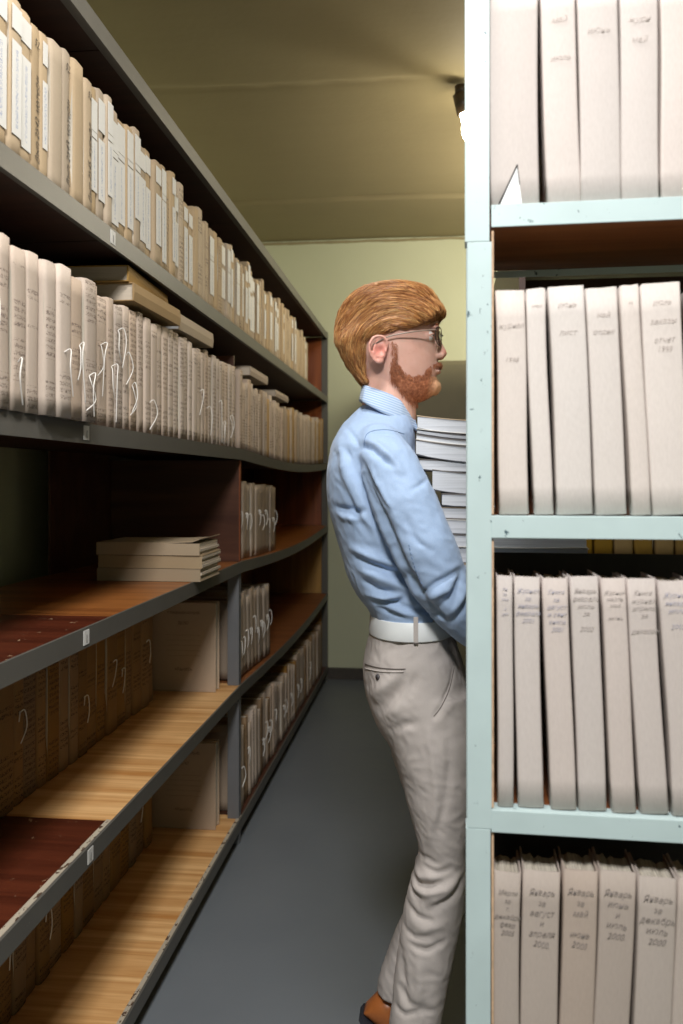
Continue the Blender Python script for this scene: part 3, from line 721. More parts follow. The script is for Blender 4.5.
def folds(me, yref, lst, flank=None, noise_amp=0.0, nsc=14):
    co, no = arr(me); px, py = pix(co, yref); disp = np.zeros(len(px))
    for amp, wd, pts in lst:
        best = np.full(len(px), 1e9); tt = np.zeros(len(px)); n = len(pts)-1
        for i in range(n):
            ax, ay = pts[i]; bx_, by = pts[i+1]; L = (bx_-ax)**2+(by-ay)**2
            t = np.clip(((px-ax)*(bx_-ax)+(py-ay)*(by-ay))/L, 0, 1)
            d = np.hypot(px-ax-t*(bx_-ax), py-ay-t*(by-ay)); m = d < best
            best[m] = d[m]; tt[m] = ((i+t)/n)[m]
        env = np.sin(PI*np.clip(tt*0.86+0.07, 0, 1))**0.6
        disp += amp*np.exp(-(best/wd)**2)*env
    side = np.clip(np.abs(no[:, 1])*1.6, 0, 1)
    if flank is not None: disp *= flank(co, px, py)
    disp *= side
    if noise_amp:
        for i in range(len(px)):
            p = co[i]; q = Vector((p[0]*nsc+p[2]*nsc*.6, p[1]*nsc, p[2]*nsc)); q2 = q*2.4 + Vector((mnoise.noise(q)*1.5, 0, 0))
            disp[i] += noise_amp*(mnoise.noise(q) + 0.55*(1-2*abs(mnoise.noise(q2))))
    setco(me, co+no*disp[:, None])

man = empty('person', (W(420, 1100, Y_).x, Y_, 0)); MO = man.location.copy()
tag(man, 'bearded ginger-haired man in blue shirt and beige trousers carrying a tall pile of books', 'person')
def own(name, me, mat, parent=man, smooth=True):
    for m in (mat if isinstance(mat, list) else [mat]): me.materials.append(m)
    if smooth: me.polygons.foreach_set('use_smooth', [True]*len(me.polygons))
    o = link(name, me, parent); o.location = -MO if parent == man else (0, 0, 0); return o
def mobj(name, bm, mat, parent=man, smooth=True): return own(name, mesh_of(name, bm, None), mat, parent, smooth)

# ---- shared skeleton points of the arms (near arm; the far arm mirrors it across the middle plane)
def arm_pts(side):
    rows = [(379, 449, -0.128, .052), (388, 468, -0.166, .060), (404, 503, -0.188, .062), (422, 545, -0.195, .0615), (438, 578, -0.188, .058),
            (456, 606, -0.170, .050), (474, 626, -0.145, .043), (490, 640, -0.122, .039)]
    P = [W(a, b, Y_+dy) for a, b, dy, r in rows]
    return [Vector((p.x, Y_-(p.y-Y_)*side*-1 if side > 0 else p.y, p.z)) for p in P], [r[3] for r in rows]
def mir(p): return Vector((p.x, 2*Y_-p.y, p.z))
near_pts, arm_r = arm_pts(-1)
wrist = W(508, 652, Y_-0.105)

torso = [(402, 367, 402, .048), (410, 358, 407, .060), (418, 350, 412, .084), (427, 342.5, 414, .116), (437, 337, 415, .146), (452, 332, 415, .170), (475, 328.8, 417.5, .176),
         (500, 329.5, 422, .172), (520, 333.5, 427, .168), (545, 341, 435, .165), (565, 346, 441, .163), (583, 353.5, 446, .160), (596, 361, 450, .157), (604, 368, 452, .153), (613, 372, 452, .150)]
pelvis = [(606, 373, 452, .149), (632, 370, 454, .156), (662, 364, 463, .168), (690, 367, 470, .174), (712, 375, 474, .172), (728, 383, 475, .160)]
NY = Y_-0.088; FY = Y_+0.088
legN = [(690, 369, 470, .083), (715, 378, 474, .086), (735, 388, 475, .086), (760, 397, 475, .083), (790, 405, 473, .078), (820, 412.5, 470, .071), (846, 419, 467, .066),
        (862, 416, 466, .064), (880, 410, 465.5, .064), (900, 405.5, 464, .063), (920, 403, 460, .061), (950, 398, 454, .059), (985, 394, 447, .056), (1018, 390.5, 441, .054), (1060, 388, 437, .054), (1088, 386, 438, .056)]
legF = [(690, 369, 470, .083), (730, 384, 476, .086), (770, 398, 479, .080), (810, 411, 480, .071), (845, 422, 481, .064), (870, 421, 479, .063),
        (895, 411, 470, .062), (920, 400.5, 458, .060), (940, 392, 447, .058), (958, 385, 436, .056), (975, 379.5, 429, .054), (990, 377.5, 425, .054)]
def shrink(rows, dpx, dw): return [(r[0], r[1]+dpx, r[2]-dpx, r[3]-dw) for r in rows]

# ---- body: one continuous surface, head, neck, trunk, arms, hands, legs and feet
bm = bmesh.new()
skull = [(289, 376, 416, .034), (295, 361, 428, .052), (304, 350, 435, .066), (316, 345, 438, .074), (326, 344, 438.5, .0765), (331, 344, 438.5, .0765), (337, 345, 435.5, .0755), (344, 347, 435.5, .0735),
         (352, 350, 436.5, .071), (358, 353, 437.5, .069), (364, 356, 438, .0665), (372, 360, 437.5, .063), (379, 363, 436, .059), (386, 365, 436, .054), (393, 366, 433, .048), (398, 368, 426, .040), (401, 372, 418, .03)]
body_loft(bm, skull, e=2.15, front=lambda q: float(np.interp(q, [340, 372], [0.84, 0.72])), n=40)
# neck (leans forward)
tube(bm, [W(387, 372, Y_), W(388, 388, Y_), W(389, 405, Y_), W(386, 428, Y_)], [.052, .0535, .058, .066], 24)
# nose
nose = [(333, .0055, 438.5), (339, .007, 440), (345, .0095, 443.3), (350, .012, 446.2), (353.5, .0145, 447.2), (356.5, .016, 445.8), (359, .013, 441.5)]
loft(bm, [[Vector((W(xf, py, Y_).x - (0.030 if abs(c) < 0 else 0.022*(1-c)), Y_+hw*s*(1.25-0.35*c), W(xf, py, Y_).z)) for c, s in ((math.cos(2*PI*k/16), math.sin(2*PI*k/16)) for k in range(16))] for py, hw, xf in nose])
for sd in (-1, 1):
    p = W(440, 356, Y_); ball(bm, (p.x, Y_+sd*0.0135, p.z), (.0105, .0065, .0075))      # nostril wing
    p = W(437, 330.5, Y_); ball(bm, (p.x-0.004, Y_+sd*0.026, p.z), (.010, .022, .006))     # brow
    p = W(427.2, 338.7, Y_); ball(bm, (p.x-0.0035, Y_+sd*0.0305, p.z), (.0145, .0145, .0125))     # eyelid mass
p = W(438, 366.2, Y_); ball(bm, (p.x, Y_, p.z), (.0065, .021, .0045))
p = W(438, 372, Y_); ball(bm, (p.x, Y_, p.z), (.0065, .019, .0050))
p = W(433, 387, Y_); ball(bm, (p.x, Y_, p.z), (.013, .022, .014))
# ears
EC = W(379.5, 350, Y_-0.078)
for sd in (-1, 1):
    def E(dx, dz, dy): return Vector((EC.x+dx, Y_+sd*(0.078+dy), EC.z+dz))
    ball(bm, E(0.001, 0.0, -0.002), (.015, .007, .024))
    rim = [E(0.016, 0.006, 0.000), E(0.014, 0.020, 0.004), E(0.003, 0.027, 0.008), E(-0.011, 0.024, 0.012), E(-0.019, 0.011, 0.014), E(-0.019, -0.005, 0.012), E(-0.013, -0.018, 0.008), E(-0.003, -0.026, 0.004), E(0.006, -0.024, 0.000)]
    tube(bm, smooth_path(rim, 3), .0036, 8)
    tube(bm, smooth_path([E(-0.009, 0.010, 0.006), E(-0.011, -0.002, 0.007), E(-0.004, -0.013, 0.005), E(0.006, -0.013, 0.003)], 3), .0032, 8)
    ball(bm, E(0.001, -0.022, 0.002), (.0075, .0045, .0075)); ball(bm, E(0.0125, -0.002, 0.002), (.0035, .0035, .005))
body_loft(bm, shrink(torso[1:], 10, .022), n=28)
body_loft(bm, shrink(pelvis, 5, .012), n=28)
body_loft(bm, shrink(legN, 9, .014), yc=NY, n=20); body_loft(bm, shrink(legF, 9, .014), yc=FY, n=20)
aN = near_pts + [wrist]; rN = [max(.026, r-.022) for r in arm_r] + [.026]
tube(bm, aN, rN, 14); tube(bm, [mir(p) for p in aN], rN, 14)
ZST = W(508, 661, Y_-0.10).z                 # underside of the pile
HZ = ZST - 0.0175
for m in (lambda p: p, mir):
    def H(dx, dy, dz): return m(Vector((wrist.x+dx, wrist.y+dy, HZ+dz)))
    tube(bm, [m(wrist), H(0.012, 0.006, 0.0)], [.026, (.026, .018)], 12)
    tube(bm, [H(0.012, 0.006, 0.0), H(0.045, 0.018, 0.0), H(0.085, 0.030, 0.0)], [(.030, .017), (.038, .0155), (.037, .0135)], 14)
    for k, (off, ln) in enumerate(((-0.029, .078), (-0.010, .086), (0.010, .080), (0.028, .064))):
        b = (0.082-0.004*abs(k-1), 0.030+off); tip = (b[0]+ln*0.93, b[1]+0.020+off*0.15)
        mid = ((b[0]*.55+tip[0]*.45), (b[1]*.55+tip[1]*.45))
        tube(bm, [H(b[0]-.02, b[1]-.006, 0), H(b[0], b[1], -.001), H(mid[0], mid[1], -.003), H(tip[0], tip[1], 0.000)], [.0095, .0092, .0085, .0070], 10)
    tube(bm, [H(0.022, -0.012, 0.002), H(0.040, -0.036, 0.012), H(0.062, -0.050, 0.030), H(0.082, -0.046, 0.048)], [.013, .0115, .0100, .0085], 10)
# feet
def foot_axes(kind):
    if kind == 'near': o = Vector((W(379, 1100, NY).x, NY, 0.0)); pitch = 0.0
    else:
        q = W(361.5, 1016, FY); o = Vector((q.x, FY, q.z)); pitch = math.asin(min(0.9, (q.z-0.004)/0.200))
    return o, pitch
def footP(kind, x, y, z):
    o, a = foot_axes(kind)
    if x > 0.200 and a: # toes stay flat on the floor
        k = Vector((0.200*math.cos(a)+z*math.sin(a), y, -0.200*math.sin(a)+z*math.cos(a)))
        return o + k + Vector(((x-0.200), 0, 0))
    return o + Vector((x*math.cos(a)+z*math.sin(a), y, -x*math.sin(a)+z*math.cos(a)))
for kind in ('near', 'far'):
    tube(bm, [footP(kind, .06, 0, .14), footP(kind, .055, 0, .07), footP(kind, .05, 0, .05)], [.034, .034, .030], 14)
    tube(bm, [footP(kind, .04, 0, .045), footP(kind, .12, 0, .042), footP(kind, .19, 0, .034), footP(kind, .235, 0, .03)], [(.028, .026), (.032, .024), (.034, .017), (.028, .013)], 14)
bme = remeshed('body', bm, 0.0027, 3, 0.45)
co, no = arr(bme)
for sd in (-1, 1):                           # eye sockets, ear bowl
    for c, r, a in ((W(434.5, 338.5, Y_), (.012, .020, .010), -.0025),):
        q = ((co[:, 0]-c.x)/r[0])**2+((co[:, 1]-(Y_+sd*0.031))/r[1])**2+((co[:, 2]-c.z)/r[2])**2
        co[:, 0] += a*np.exp(-q)
    q = ((co[:, 0]-EC.x-0.003)/.006)**2+((co[:, 2]-EC.z+0.001)/.008)**2
    mk = (np.abs(co[:, 1]-(Y_+sd*0.083)) < .012)
    co[:, 1] -= sd*.006*np.exp(-q)*mk
setco(bme, co)
def skin_mat():
    t = NT('fair_freckled_skin'); g = t.new('ShaderNodeNewGeometry').outputs['Position']
    n = t.noise(g, 45, 4); f = t.math('GREATER_THAN', t.noise(g, 260, 2), 0.68); r = t.noise(g, 12, 2)
    c = t.mix(n, (0.60, 0.355, 0.275), (0.74, 0.50, 0.41)); c = t.mix(t.math('MULTIPLY', r, 0.35), c, (0.66, 0.27, 0.21))
    c = t.mix(t.math('MULTIPLY', f, 0.25), c, (0.42, 0.19, 0.11))
    def near(px, py, yy, rad, col, amt, c):
        q = W(px, py, yy); vm = t.new('ShaderNodeVectorMath', operation='DISTANCE'); t.link(g, vm.inputs[0]); vm.inputs[1].default_value = q
        k = t.math('SUBTRACT', 1.0, t.math('DIVIDE', vm.outputs['Value'], rad), True)
        return t.mix(t.math('MULTIPLY', k, amt), c, col)
    c = near(446, 354, Y_, .022, (0.70, 0.26, 0.20), .9, c)
    c = near(439, 369, Y_, .016, (0.55, 0.17, 0.15), 1.5, c)
    c = near(379, 350, Y_-.085, .034, (0.66, 0.22, 0.18), .95, c)
    c = near(379, 350, Y_+.085, .034, (0.66, 0.22, 0.18), .95, c)
    t.b.inputs['Subsurface Weight'].default_value = 0.12; t.b.inputs['Subsurface Radius'].default_value = (.012, .005, .003); t.b.inputs['Subsurface Scale'].default_value = 0.5
    return t.done(c, 0.48, 0, 0.4)
M['skin'] = skin_mat()
body = own('body', bme, M['skin'])
# eyes
def eye_mat():
    t = NT('eye_white_and_iris'); v = t.obj(); x, y, z = t.sep(v)
    c = t.ramp(x, [(0.0, (0.72, 0.68, 0.64)), (0.0102, (0.72, 0.68, 0.64)), (0.0106, (0.16, 0.22, 0.26)), (0.0115, (0.02, 0.02, 0.02))]); return t.done(c, 0.15)
M['eye'] = eye_mat()
for sd in (-1, 1):
    bm = bmesh.new(); ball(bm, (0, 0, 0), 0.0118, 20, 14); p = W(428.6, 338.5, Y_)
    o = obj('eye', bm, M['eye'], body, True); o.location = (p.x-0.0005, Y_+sd*0.0295, p.z)
    bm = bmesh.new()      # upper and lower lid
    for s2, r0 in ((1, .0016), (-1, .0012)):
        tube(bm, smooth_path([(p.x-.0008+0.0125*math.cos(a)*0.98, Y_+sd*0.0295+0.0125*math.sin(a), p.z+s2*(.0048*math.cos(a)-.0008)) for a in np.linspace(-1.25, 1.25, 7)], 3), r0, 8)
    obj('eyelid', bm, M['skin'], body, True)

# ---- hair: sculpted mass plus combed strands
def hair_mat(name, c1, c2, gold):
    t = NT(name); g = t.new('ShaderNodeNewGeometry').outputs['Position']; r = t.new('ShaderNodeTexCoord').outputs['UV']
    n = t.noise(t.map(g, (60, 140, 220)), 1.0, 4, 0.6); n2 = t.noise(g, 22, 3)
    c = t.ramp(n, [(0.3, c2), (0.7, c1)]); c = t.mix(t.math('MULTIPLY', n2, 0.7), c, gold)
    t.bump(n, 0.3, 0.002)
    return t.done(c, 0.42, 0, 0.45)
M['hair'] = hair_mat('ginger_hair', (0.54, 0.25, 0.095), (0.20, 0.075, 0.03), (0.72, 0.40, 0.13))
def beard_mat():
    t = NT('ginger_beard'); g = t.new('ShaderNodeNewGeometry').outputs['Position']; n = t.noise(g, 190, 3); n2 = t.noise(g, 40, 3)
    c = t.ramp(n, [(0.3, (0.27, 0.085, 0.04)), (0.7, (0.56, 0.225, 0.11))])
    vm = t.new('ShaderNodeVectorMath', operation='DISTANCE'); t.link(g, vm.inputs[0]); vm.inputs[1].default_value = W(441, 386, Y_)
    k = t.math('SUBTRACT', 1.0, t.math('DIVIDE', vm.outputs['Value'], 0.045), True)
    c = t.mix(t.math('MULTIPLY', k, 1.3, True), c, (0.72, 0.45, 0.26)); t.bump(n, 0.6, 0.003); return t.done(c, 0.6, 0, 0.3)
M['beard'] = beard_mat()
def strand_mat(name, stops, rough=0.38):
    t = NT(name); g = t.new('ShaderNodeNewGeometry').outputs['Random Per Island']
    return t.done(t.ramp(g, stops), rough, 0, 0.5)
M['hair_strands'] = strand_mat('ginger_hair_strands', [(0.0, (0.17, 0.055, 0.02)), (0.35, (0.42, 0.17, 0.06)), (0.7, (0.66, 0.33, 0.11)), (1.0, (0.86, 0.56, 0.24))])
bm = bmesh.new()
hairrows = [(284.5, 383, 407, .022), (287, 371, 419, .042), (291, 361, 428, .058), (297, 352, 435, .069), (304, 345, 439.5, .0765), (311, 341, 442, .0805), (317, 338.5, 442.5, .0820), (321, 337.3, 440, .0825), (325, 336.7, 436, .0825),
            (329, 336.2, 430, .0825), (333, 335.8, 418, .0825), (337, 335.8, 404, .0825), (341, 336.2, 388, .0815), (345, 337, 372, .0790), (350, 339, 370, .0750), (356, 342, 369, .070), (362, 346, 368.5, .064), (370, 351.5, 368, .0565), (378, 357, 368, .049), (385, 362, 370, .043)]
body_loft(bm, hairrows, e=2.15, front=lambda q: float(np.interp(q, [305, 322], [0.82, 1.0])), n=56, ef=lambda q: float(np.interp(q, [305, 322], [2.4, 5.5])))
tube(bm, [W(436, 308, Y_-.045), W(439, 313, Y_-.02), W(440, 315, Y_+.02), W(437, 311, Y_+.045)], [.008, .0115, .0115, .008], 12)   # fringe roll
hme = remeshed('hair', bm, 0.0028, 5, 0.5)
HC = (396.0, 356.0)
def flow(x, z):                              # hair is swept back and down round the side of the head
    dx, dy = x-HC[0], -(z-HC[1]); r = math.hypot(dx, dy)+1e-6
    return Vector((-dy/r, 0, dx/r - 0.12))
co, no = arr(hme); px, py = pix(co, Y_-0.03); disp = np.zeros(len(px))
for i in range(len(px)):                     # locks
    p = co[i]; dx = px[i]-HC[0]; dy = HC[1]-py[i]; q = Vector((math.atan2(dy, -dx)*1.7, (p[1]-Y_)*30, math.hypot(dx, dy)*0.13))
    disp[i] = 0.0042*mnoise.noise(q) + 0.0026*mnoise.noise(Vector((q.x, q.y*2.2, q.z*2.4))) + 0.0014*mnoise.noise(Vector((q.x*1.6, q.y*5, q.z*5)))
setco(hme, co+no*disp[:, None])
hair = own('hair', hme, M['hair'])
def strands(me, cnt, seed, keep, direction, length, rad, lift, yref=Y_-0.03, segs=5, jitter=0.25):
    co, no = arr(me); px, py = pix(co, yref); rs = random.Random(seed)
    ok = [i for i in range(len(px)) if keep(px[i], py[i], co[i], no[i])]
    V = []; Fc = []
    if not ok: return None
    from mathutils.bvhtree import BVHTree
    bvh = BVHTree.FromPolygons([Vector(c) for c in co], [tuple(p.vertices) for p in me.polygons])
    for _ in range(cnt):
        i = rs.choice(ok); p = Vector(co[i])+Vector((rs.uniform(-.002, .002), rs.uniform(-.002, .002), rs.uniform(-.002, .002)))
        L = rs.uniform(*length); st = L/segs; base = len(V); jt = Vector((rs.uniform(-jitter, jitter), rs.uniform(-jitter, jitter), rs.uniform(-jitter, jitter)))
        lf = rs.uniform(*lift)
        for s in range(segs+1):
            hit = bvh.find_nearest(p)
            if hit[0] is None: break
            nn = hit[1]; d = direction(p, nn) + jt; d = d - nn*d.dot(nn)
            if d.length < 1e-6: d = Vector((1, 0, 0))
            d.normalize(); q = hit[0] + nn*(0.0006 + lf*(s/segs))
            sd = d.cross(nn).normalized(); r = rad*(1-0.75*s/segs)
            for a in range(3): V.append(q + sd*r*math.cos(2*PI*a/3) + nn*r*math.sin(2*PI*a/3))
            if s:
                b = base+3*(s-1)
                for a in range(3): Fc.append((b+a, b+(a+1) % 3, b+3+(a+1) % 3, b+3+a))
            p = q + d*st
    m = bpy.data.meshes.new('strands'); m.from_pydata([tuple(v) for v in V], [], Fc); m.update(); return m
def hdir(p, n):
    d_ = prj(p.x, Y_-0.03, p.z); return flow(d_[0], d_[1])
sm = strands(hme, 15000, 3, lambda a, b, c, n: True, hdir, (.014, .038), .00050, (-0.0004, .0040), segs=5, jitter=0.16)
own('hair_strands', sm, M['hair_strands'], hair, True)
# beard grows on the lower face
def bkeep(a, b, c, n):
    if a < 391 or b > 404 or b < 342: return 0
    if abs(c[1]-Y_) > .085: return 0
    if a < 399: return 1 if (b < 366 and 343 < b and 392.5 < a < 397.5 and mnoise.noise(Vector((a*.9, b*.3, 2))) > -.1) else (1 if b > 364 and b < 380+(a-391)*1.2 else 0)
    # cheek line
    top = np.interp(a, [398, 404, 412, 422, 430, 436, 442], [364, 373, 377, 375, 366, 362, 361])
    if b < top: return 0
    if a > 429 and 364.8 < b < 375.5 and abs(c[1]-Y_) < .030: return 0
    if b > np.interp(a, [391, 400, 410, 425], [378, 392, 402, 404]): return 0
    if n[2] < -0.2 and a < 405 and b > 392: return 0
    return 1
def bdir(p, n): 
    a, b = prj(p.x, Y_-.03, p.z)
    return Vector((0.25 if a > 420 else 0.15, 0, -1.0)) if b > 350 else Vector((0, 0, -1))
bs = strands(bme, 8000, 9, bkeep, bdir, (.006, .013), .00042, (.0006, .0058), segs=4, jitter=0.55)
# thin solid base under the beard
co, no = arr(bme); px, py = pix(co, Y_-0.03)
kp = np.array([bool(bkeep(px[i], py[i], co[i], no[i])) for i in range(len(px))])
bb = bmesh.new(); vm = {}
for p in bme.polygons:
    if all(kp[v] for v in p.vertices) and min(py[v]-np.interp(px[v], [391, 399, 405, 415, 424, 430, 445], [372, 374, 379, 383, 380, 376, 376]) for v in p.vertices) > 0:
        f = []
        for v in p.vertices:
            if v not in vm:
                a, b = px[v], py[v]; thick = 0.0008 + 0.0030*min(1, max(0, (b-370)/14.0))*min(1, max(0, (a-393)/8))
                q = co[v]+no[v]*(thick+0.0016*mnoise.noise(Vector(co[v])*130)); vm[v] = bb.verts.new(q)
            f.append(vm[v])
        bb.faces.new(f)
beard = mobj('beard', bb, M['beard'])
own('beard_strands', bs, M['beard'], beard)
# eyebrows
bm = bmesh.new()
for sd in (-1, 1):
    for k in range(60):
        a = random.uniform(0, 1); yy = Y_+sd*(0.012+0.034*a); p = W(439.2-3.2*a**2, 329.6-1.4*math.sin(a*2.6), Y_)
        q = Vector((p.x-.001, yy, p.z+random.uniform(-.0022, .0022))); tube(bm, [q, q+Vector((0.0005, sd*.006, .0015))], [.0006, .0003], 4, False)
mobj('eyebrows', bm, M['beard'])

# ---- glasses
M['wire'] = plain('thin_metal_wire', (0.10, 0.09, 0.08), 0.3, 0.05, metal=0.9)
t = NT('spectacle_lens'); t.b.inputs['Transmission Weight'].default_value = 1.0; t.b.inputs['IOR'].default_value = 1.1; M['lens'] = t.done((0.97, 0.98, 0.98), 0.02)
M['temple'] = plain('clear_grey_temple', (0.26, 0.20, 0.16), 0.3)
gl = None
gp = W(441.5, 339, Y_); bm = bmesh.new()
def gpt(sd, a, k=1.0):
    yy = 0.033+0.025*k*sgp(math.cos(a), .85); zz = 0.019*k*sgp(math.sin(a), .85)
    return Vector((gp.x-0.012*(yy/0.055)**2, Y_+sd*yy, gp.z+zz))
for sd in (-1, 1): 
    ring = [gpt(sd, 2*PI*k/28) for k in range(29)]; tube(bm, ring, .0010, 6, False)
tube(bm, smooth_path([gpt(-1, PI*0.9), Vector((gp.x+.003, Y_, gp.z+.007)), gpt(1, PI*0.9)], 4), .0010, 6)
glasses = mobj('glasses', bm, M['wire'])
for sd in (-1, 1):
    bm = bmesh.new(); rg = [gpt(sd, 2*PI*k/28, .97) for k in range(28)]
    loft(bm, [[p+Vector((-.0006, 0, 0)) for p in rg], [p+Vector((.0006, 0, 0)) for p in rg]]); obj('lens', bm, M['lens'], glasses)
    bm = bmesh.new(); a = gpt(sd, 0.35)
    e = W(388, 338, Y_-.08)
    tube(bm, smooth_path([a, a+Vector((-.004, sd*.006, .001)), Vector(((a.x+e.x)/2, Y_+sd*.0800, (a.z+e.z)/2+.003)), Vector((e.x, Y_+sd*.0835, e.z+.002)), Vector((e.x-.030, Y_+sd*.083, e.z-.014))], 5), .0014, 8)
    obj('temple', bm, M['temple'], glasses, True)
    bm = bmesh.new(); ball(bm, (gp.x-.009, Y_+sd*.0125, gp.z-.006), (.0012, .002, .0035), 10, 8); obj('nose_pad', bm, M['temple'], glasses, True)

# ---- shirt
def shirt_mat(stripe):
    t = NT('pale_blue_striped_cotton' if stripe else 'pale_blue_cotton'); v = t.obj(); x, y, z = t.sep(v)
    n = t.noise(v, 9, 3); c = t.mix(n, (0.26, 0.385, 0.60), (0.33, 0.46, 0.67))
    if stripe:
        s = t.math('SINE', t.math('MULTIPLY', t.math('ADD', z, t.math('MULTIPLY', x, 0.35)), 2*PI/0.0052)); c = t.mix(t.math('GREATER_THAN', s, 0.1), c, (0.48, 0.59, 0.74))
    else:
        s = t.noise(v, 500, 1); c = t.mix(t.math('MULTIPLY', s, 0.5), c, (0.48, 0.59, 0.77))
    t.bump(t.noise(v, 160, 2), 0.15, 0.001)
    t.b.inputs['Sheen Weight'].default_value = 0.15
    return t.done(c, 0.75, 0, 0.25)
M['shirt'] = shirt_mat(False); M['collar'] = shirt_mat(True)
bm = bmesh.new(); body_loft(bm, torso, n=40, e=2.3)
# blouse of cloth over the belt at the back
tube(bm, near_pts, arm_r, 20); tube(bm, [mir(p) for p in near_pts], arm_r, 20)
sme = remeshed('shirt', bm, 0.0042, 6, 0.5)
SH_F = [(-.012, 6, [(352, 452), (362, 476), (374, 502), (388, 530), (402, 562), (416, 588), (430, 606), (446, 622)]),   # sleeve meets side
        (-.006, 3, [(344, 448), (352, 470), (366, 500), (380, 525)]), (.005, 4, [(348, 462), (360, 492), (376, 520), (388, 542)]),
        (.006, 5, [(340, 462), (350, 492), (366, 522), (380, 545)]), (-.006, 4, [(335, 455), (343, 485), (356, 515), (370, 535)]),
        (-.008, 3.2, [(331, 508), (342, 510), (354, 512), (364, 511)]), (.005, 4, [(334, 516), (348, 519), (362, 520)]),
        (-.009, 3.6, [(354, 560), (372, 567), (392, 574), (410, 578)]), (.007, 4.5, [(350, 550), (370, 558), (392, 565), (404, 568)]), (.007, 5, [(360, 572), (380, 580), (402, 588), (420, 596)]),
        (-.006, 3, [(362, 584), (376, 592), (394, 596)]), (-.009, 2.8, [(371, 604), (384, 606), (396, 605), (400, 602)]), (.007, 3, [(366, 598), (382, 601), (398, 598)]),
        (-.006, 2.5, [(396, 606), (412, 612), (432, 615), (444, 617)]), (.005, 3, [(388, 610), (404, 616), (424, 619)]), (-.005, 2.5, [(376, 612), (392, 617), (402, 619)]),
        (-.007, 2.8, [(358, 450), (363, 446), (372, 449), (384, 459), (394, 467)]), (.006, 4, [(366, 440), (378, 446), (392, 458), (402, 472)]), (-.0035, 2.2, [(370, 434), (384, 433), (396, 435)]),
        (-.005, 3, [(362, 462), (376, 488), (392, 512)]), (.004, 4, [(370, 470), (384, 494), (398, 520)]),
        (-.006, 3, [(420, 592), (436, 580), (450, 573), (462, 566)]), (.006, 4, [(424, 600), (438, 590), (452, 584)]), (-.007, 3.2, [(440, 604), (452, 592), (458, 580), (462, 570)]), (.006, 4, [(448, 612), (458, 600), (466, 586)]),
        (-.006, 3, [(452, 620), (462, 608), (470, 592)]), (-.003, 2.2, [(412, 490), (422, 484), (430, 477)]), (-.003, 2.5, [(408, 520), (418, 540), (432, 548)]),
        (-.004, 2.5, [(342, 425), (352, 436), (358, 446)]), (.004, 4, [(336, 440), (340, 470), (346, 500)])]
folds(sme, Y_-0.19, [(a*1.25, b, c) for a, b, c in SH_F], noise_amp=0.0022, nsc=20)
shirt = own('shirt', sme, M['shirt'])
# collar: band plus folded leaf
bm = bmesh.new(); rings = []
NS = 44
def colp(t, s):
    """t 0 = back of neck .. 1 = front; s 0 = top edge .. 1 = lower edge"""
    top = W(np.interp(t, [0, .25, .5, .75, 1], [362, 368, 385, 402, 413]), np.interp(t, [0, .25, .5, .75, 1], [386, 388, 394, 401, 410]), Y_)
    bot = W(np.interp(t, [0, .25, .5, .75, 1], [359, 365, 384, 404, 419]), np.interp(t, [0, .25, .5, .75, 1], [401, 405, 415.5, 425, 433]), Y_)
    hw_t = .0575*math.sin(PI*min(1, t))**0.62 if t < 1 else 0; hw_b = .088*math.sin(PI*t)**0.62 if t < 1 else 0
    hw_t = max(hw_t, .006 if t > .9 else 0); hw_b = max(hw_b, .020 if t > .9 else 0)
    p = top.lerp(bot, s); hw = hw_t+(hw_b-hw_t)*s + 0.004*math.sin(PI*s)
    return Vector((p.x, hw, p.z))
path = [(k/NS) for k in range(NS+1)]
rows_o = []
full = [(t, -1) for t in path[::-1]] + [(t, 1) for t in path[1:]]
for s in (0.0, .12, .35, .6, .85, 1.0):
    rows_o.append([Vector((q.x, Y_+sd*q.y, q.z)) for t, sd in full for q in (colp(t, s),)])
inner = [[Vector((q.x*1.0, Y_+sd*max(0, q.y-.0035), q.z)) + Vector((0.003 if t < .3 else -.001, 0, 0)) for t, sd in full for q in (colp(t, s),)] for s in (1.0, .5, 0.0)]
allr = rows_o + inner; vv = [[bm.verts.new(p) for p in r] for r in allr]
for i in range(len(vv)):
    a = vv[i]; b = vv[(i+1) % len(vv)]
    for j in range(len(a)-1): bm.faces.new((a[j], a[j+1], b[j+1], b[j]))
bm.faces.new([r[0] for r in vv][::-1]); bm.faces.new([r[-1] for r in vv])
cme = mesh_of('collar', bm, None); own('collar', cme, M['collar'], shirt)
# cuffs
for m in (lambda p: p, mir):
    a = W(486, 637, Y_-0.127); b = W(503, 650, Y_-0.108); bm = bmesh.new()
    a, b = m(a), m(b); tube(bm, [a, a.lerp(b, .1), a.lerp(b, .9), b, b.lerp(a, .05), b.lerp(a, .4)], [.0385, .0405, .0395, .0375, .034, .033], 24, False)
    obj('cuff', bm, M['collar'], shirt, True)
# sleeve stitching and shoulder seam
from mathutils.bvhtree import BVHTree
sb = BVHTree.FromPolygons([v.co.copy() for v in sme.vertices], [tuple(p.vertices) for p in sme.polygons])
def shirt_seam(pts, r, mat, dash=False):
    bm = bmesh.new(); P = []
    for q in smooth_path([(x, y, 0) for x, y in pts], 8):
        h = sb.ray_cast(Vector((0, 0, EYE)), (W(q.x, q.y, 1.0)-Vector((0, 0, EYE))).normalized())
        if h[0]: P.append(h[0]+h[1]*.0004)
    if dash:
        for i in range(0, len(P)-1, 2): tube(bm, [P[i], P[i].lerp(P[i+1], .8)], r, 6)
    else: tube(bm, P, r, 6)
    return bm
M['stitch'] = plain('blue_stitching', (0.16, 0.24, 0.40), 0.8)
obj('sleeve_stitching', shirt_seam([(409, 545), (413, 562), (419, 578), (427, 593)], .0009, None, True), M['stitch'], shirt)
obj('shoulder_seam', shirt_seam([(364, 447), (366, 436), (373, 431), (388, 430), (404, 434)], .0007, None), M['stitch'], shirt)

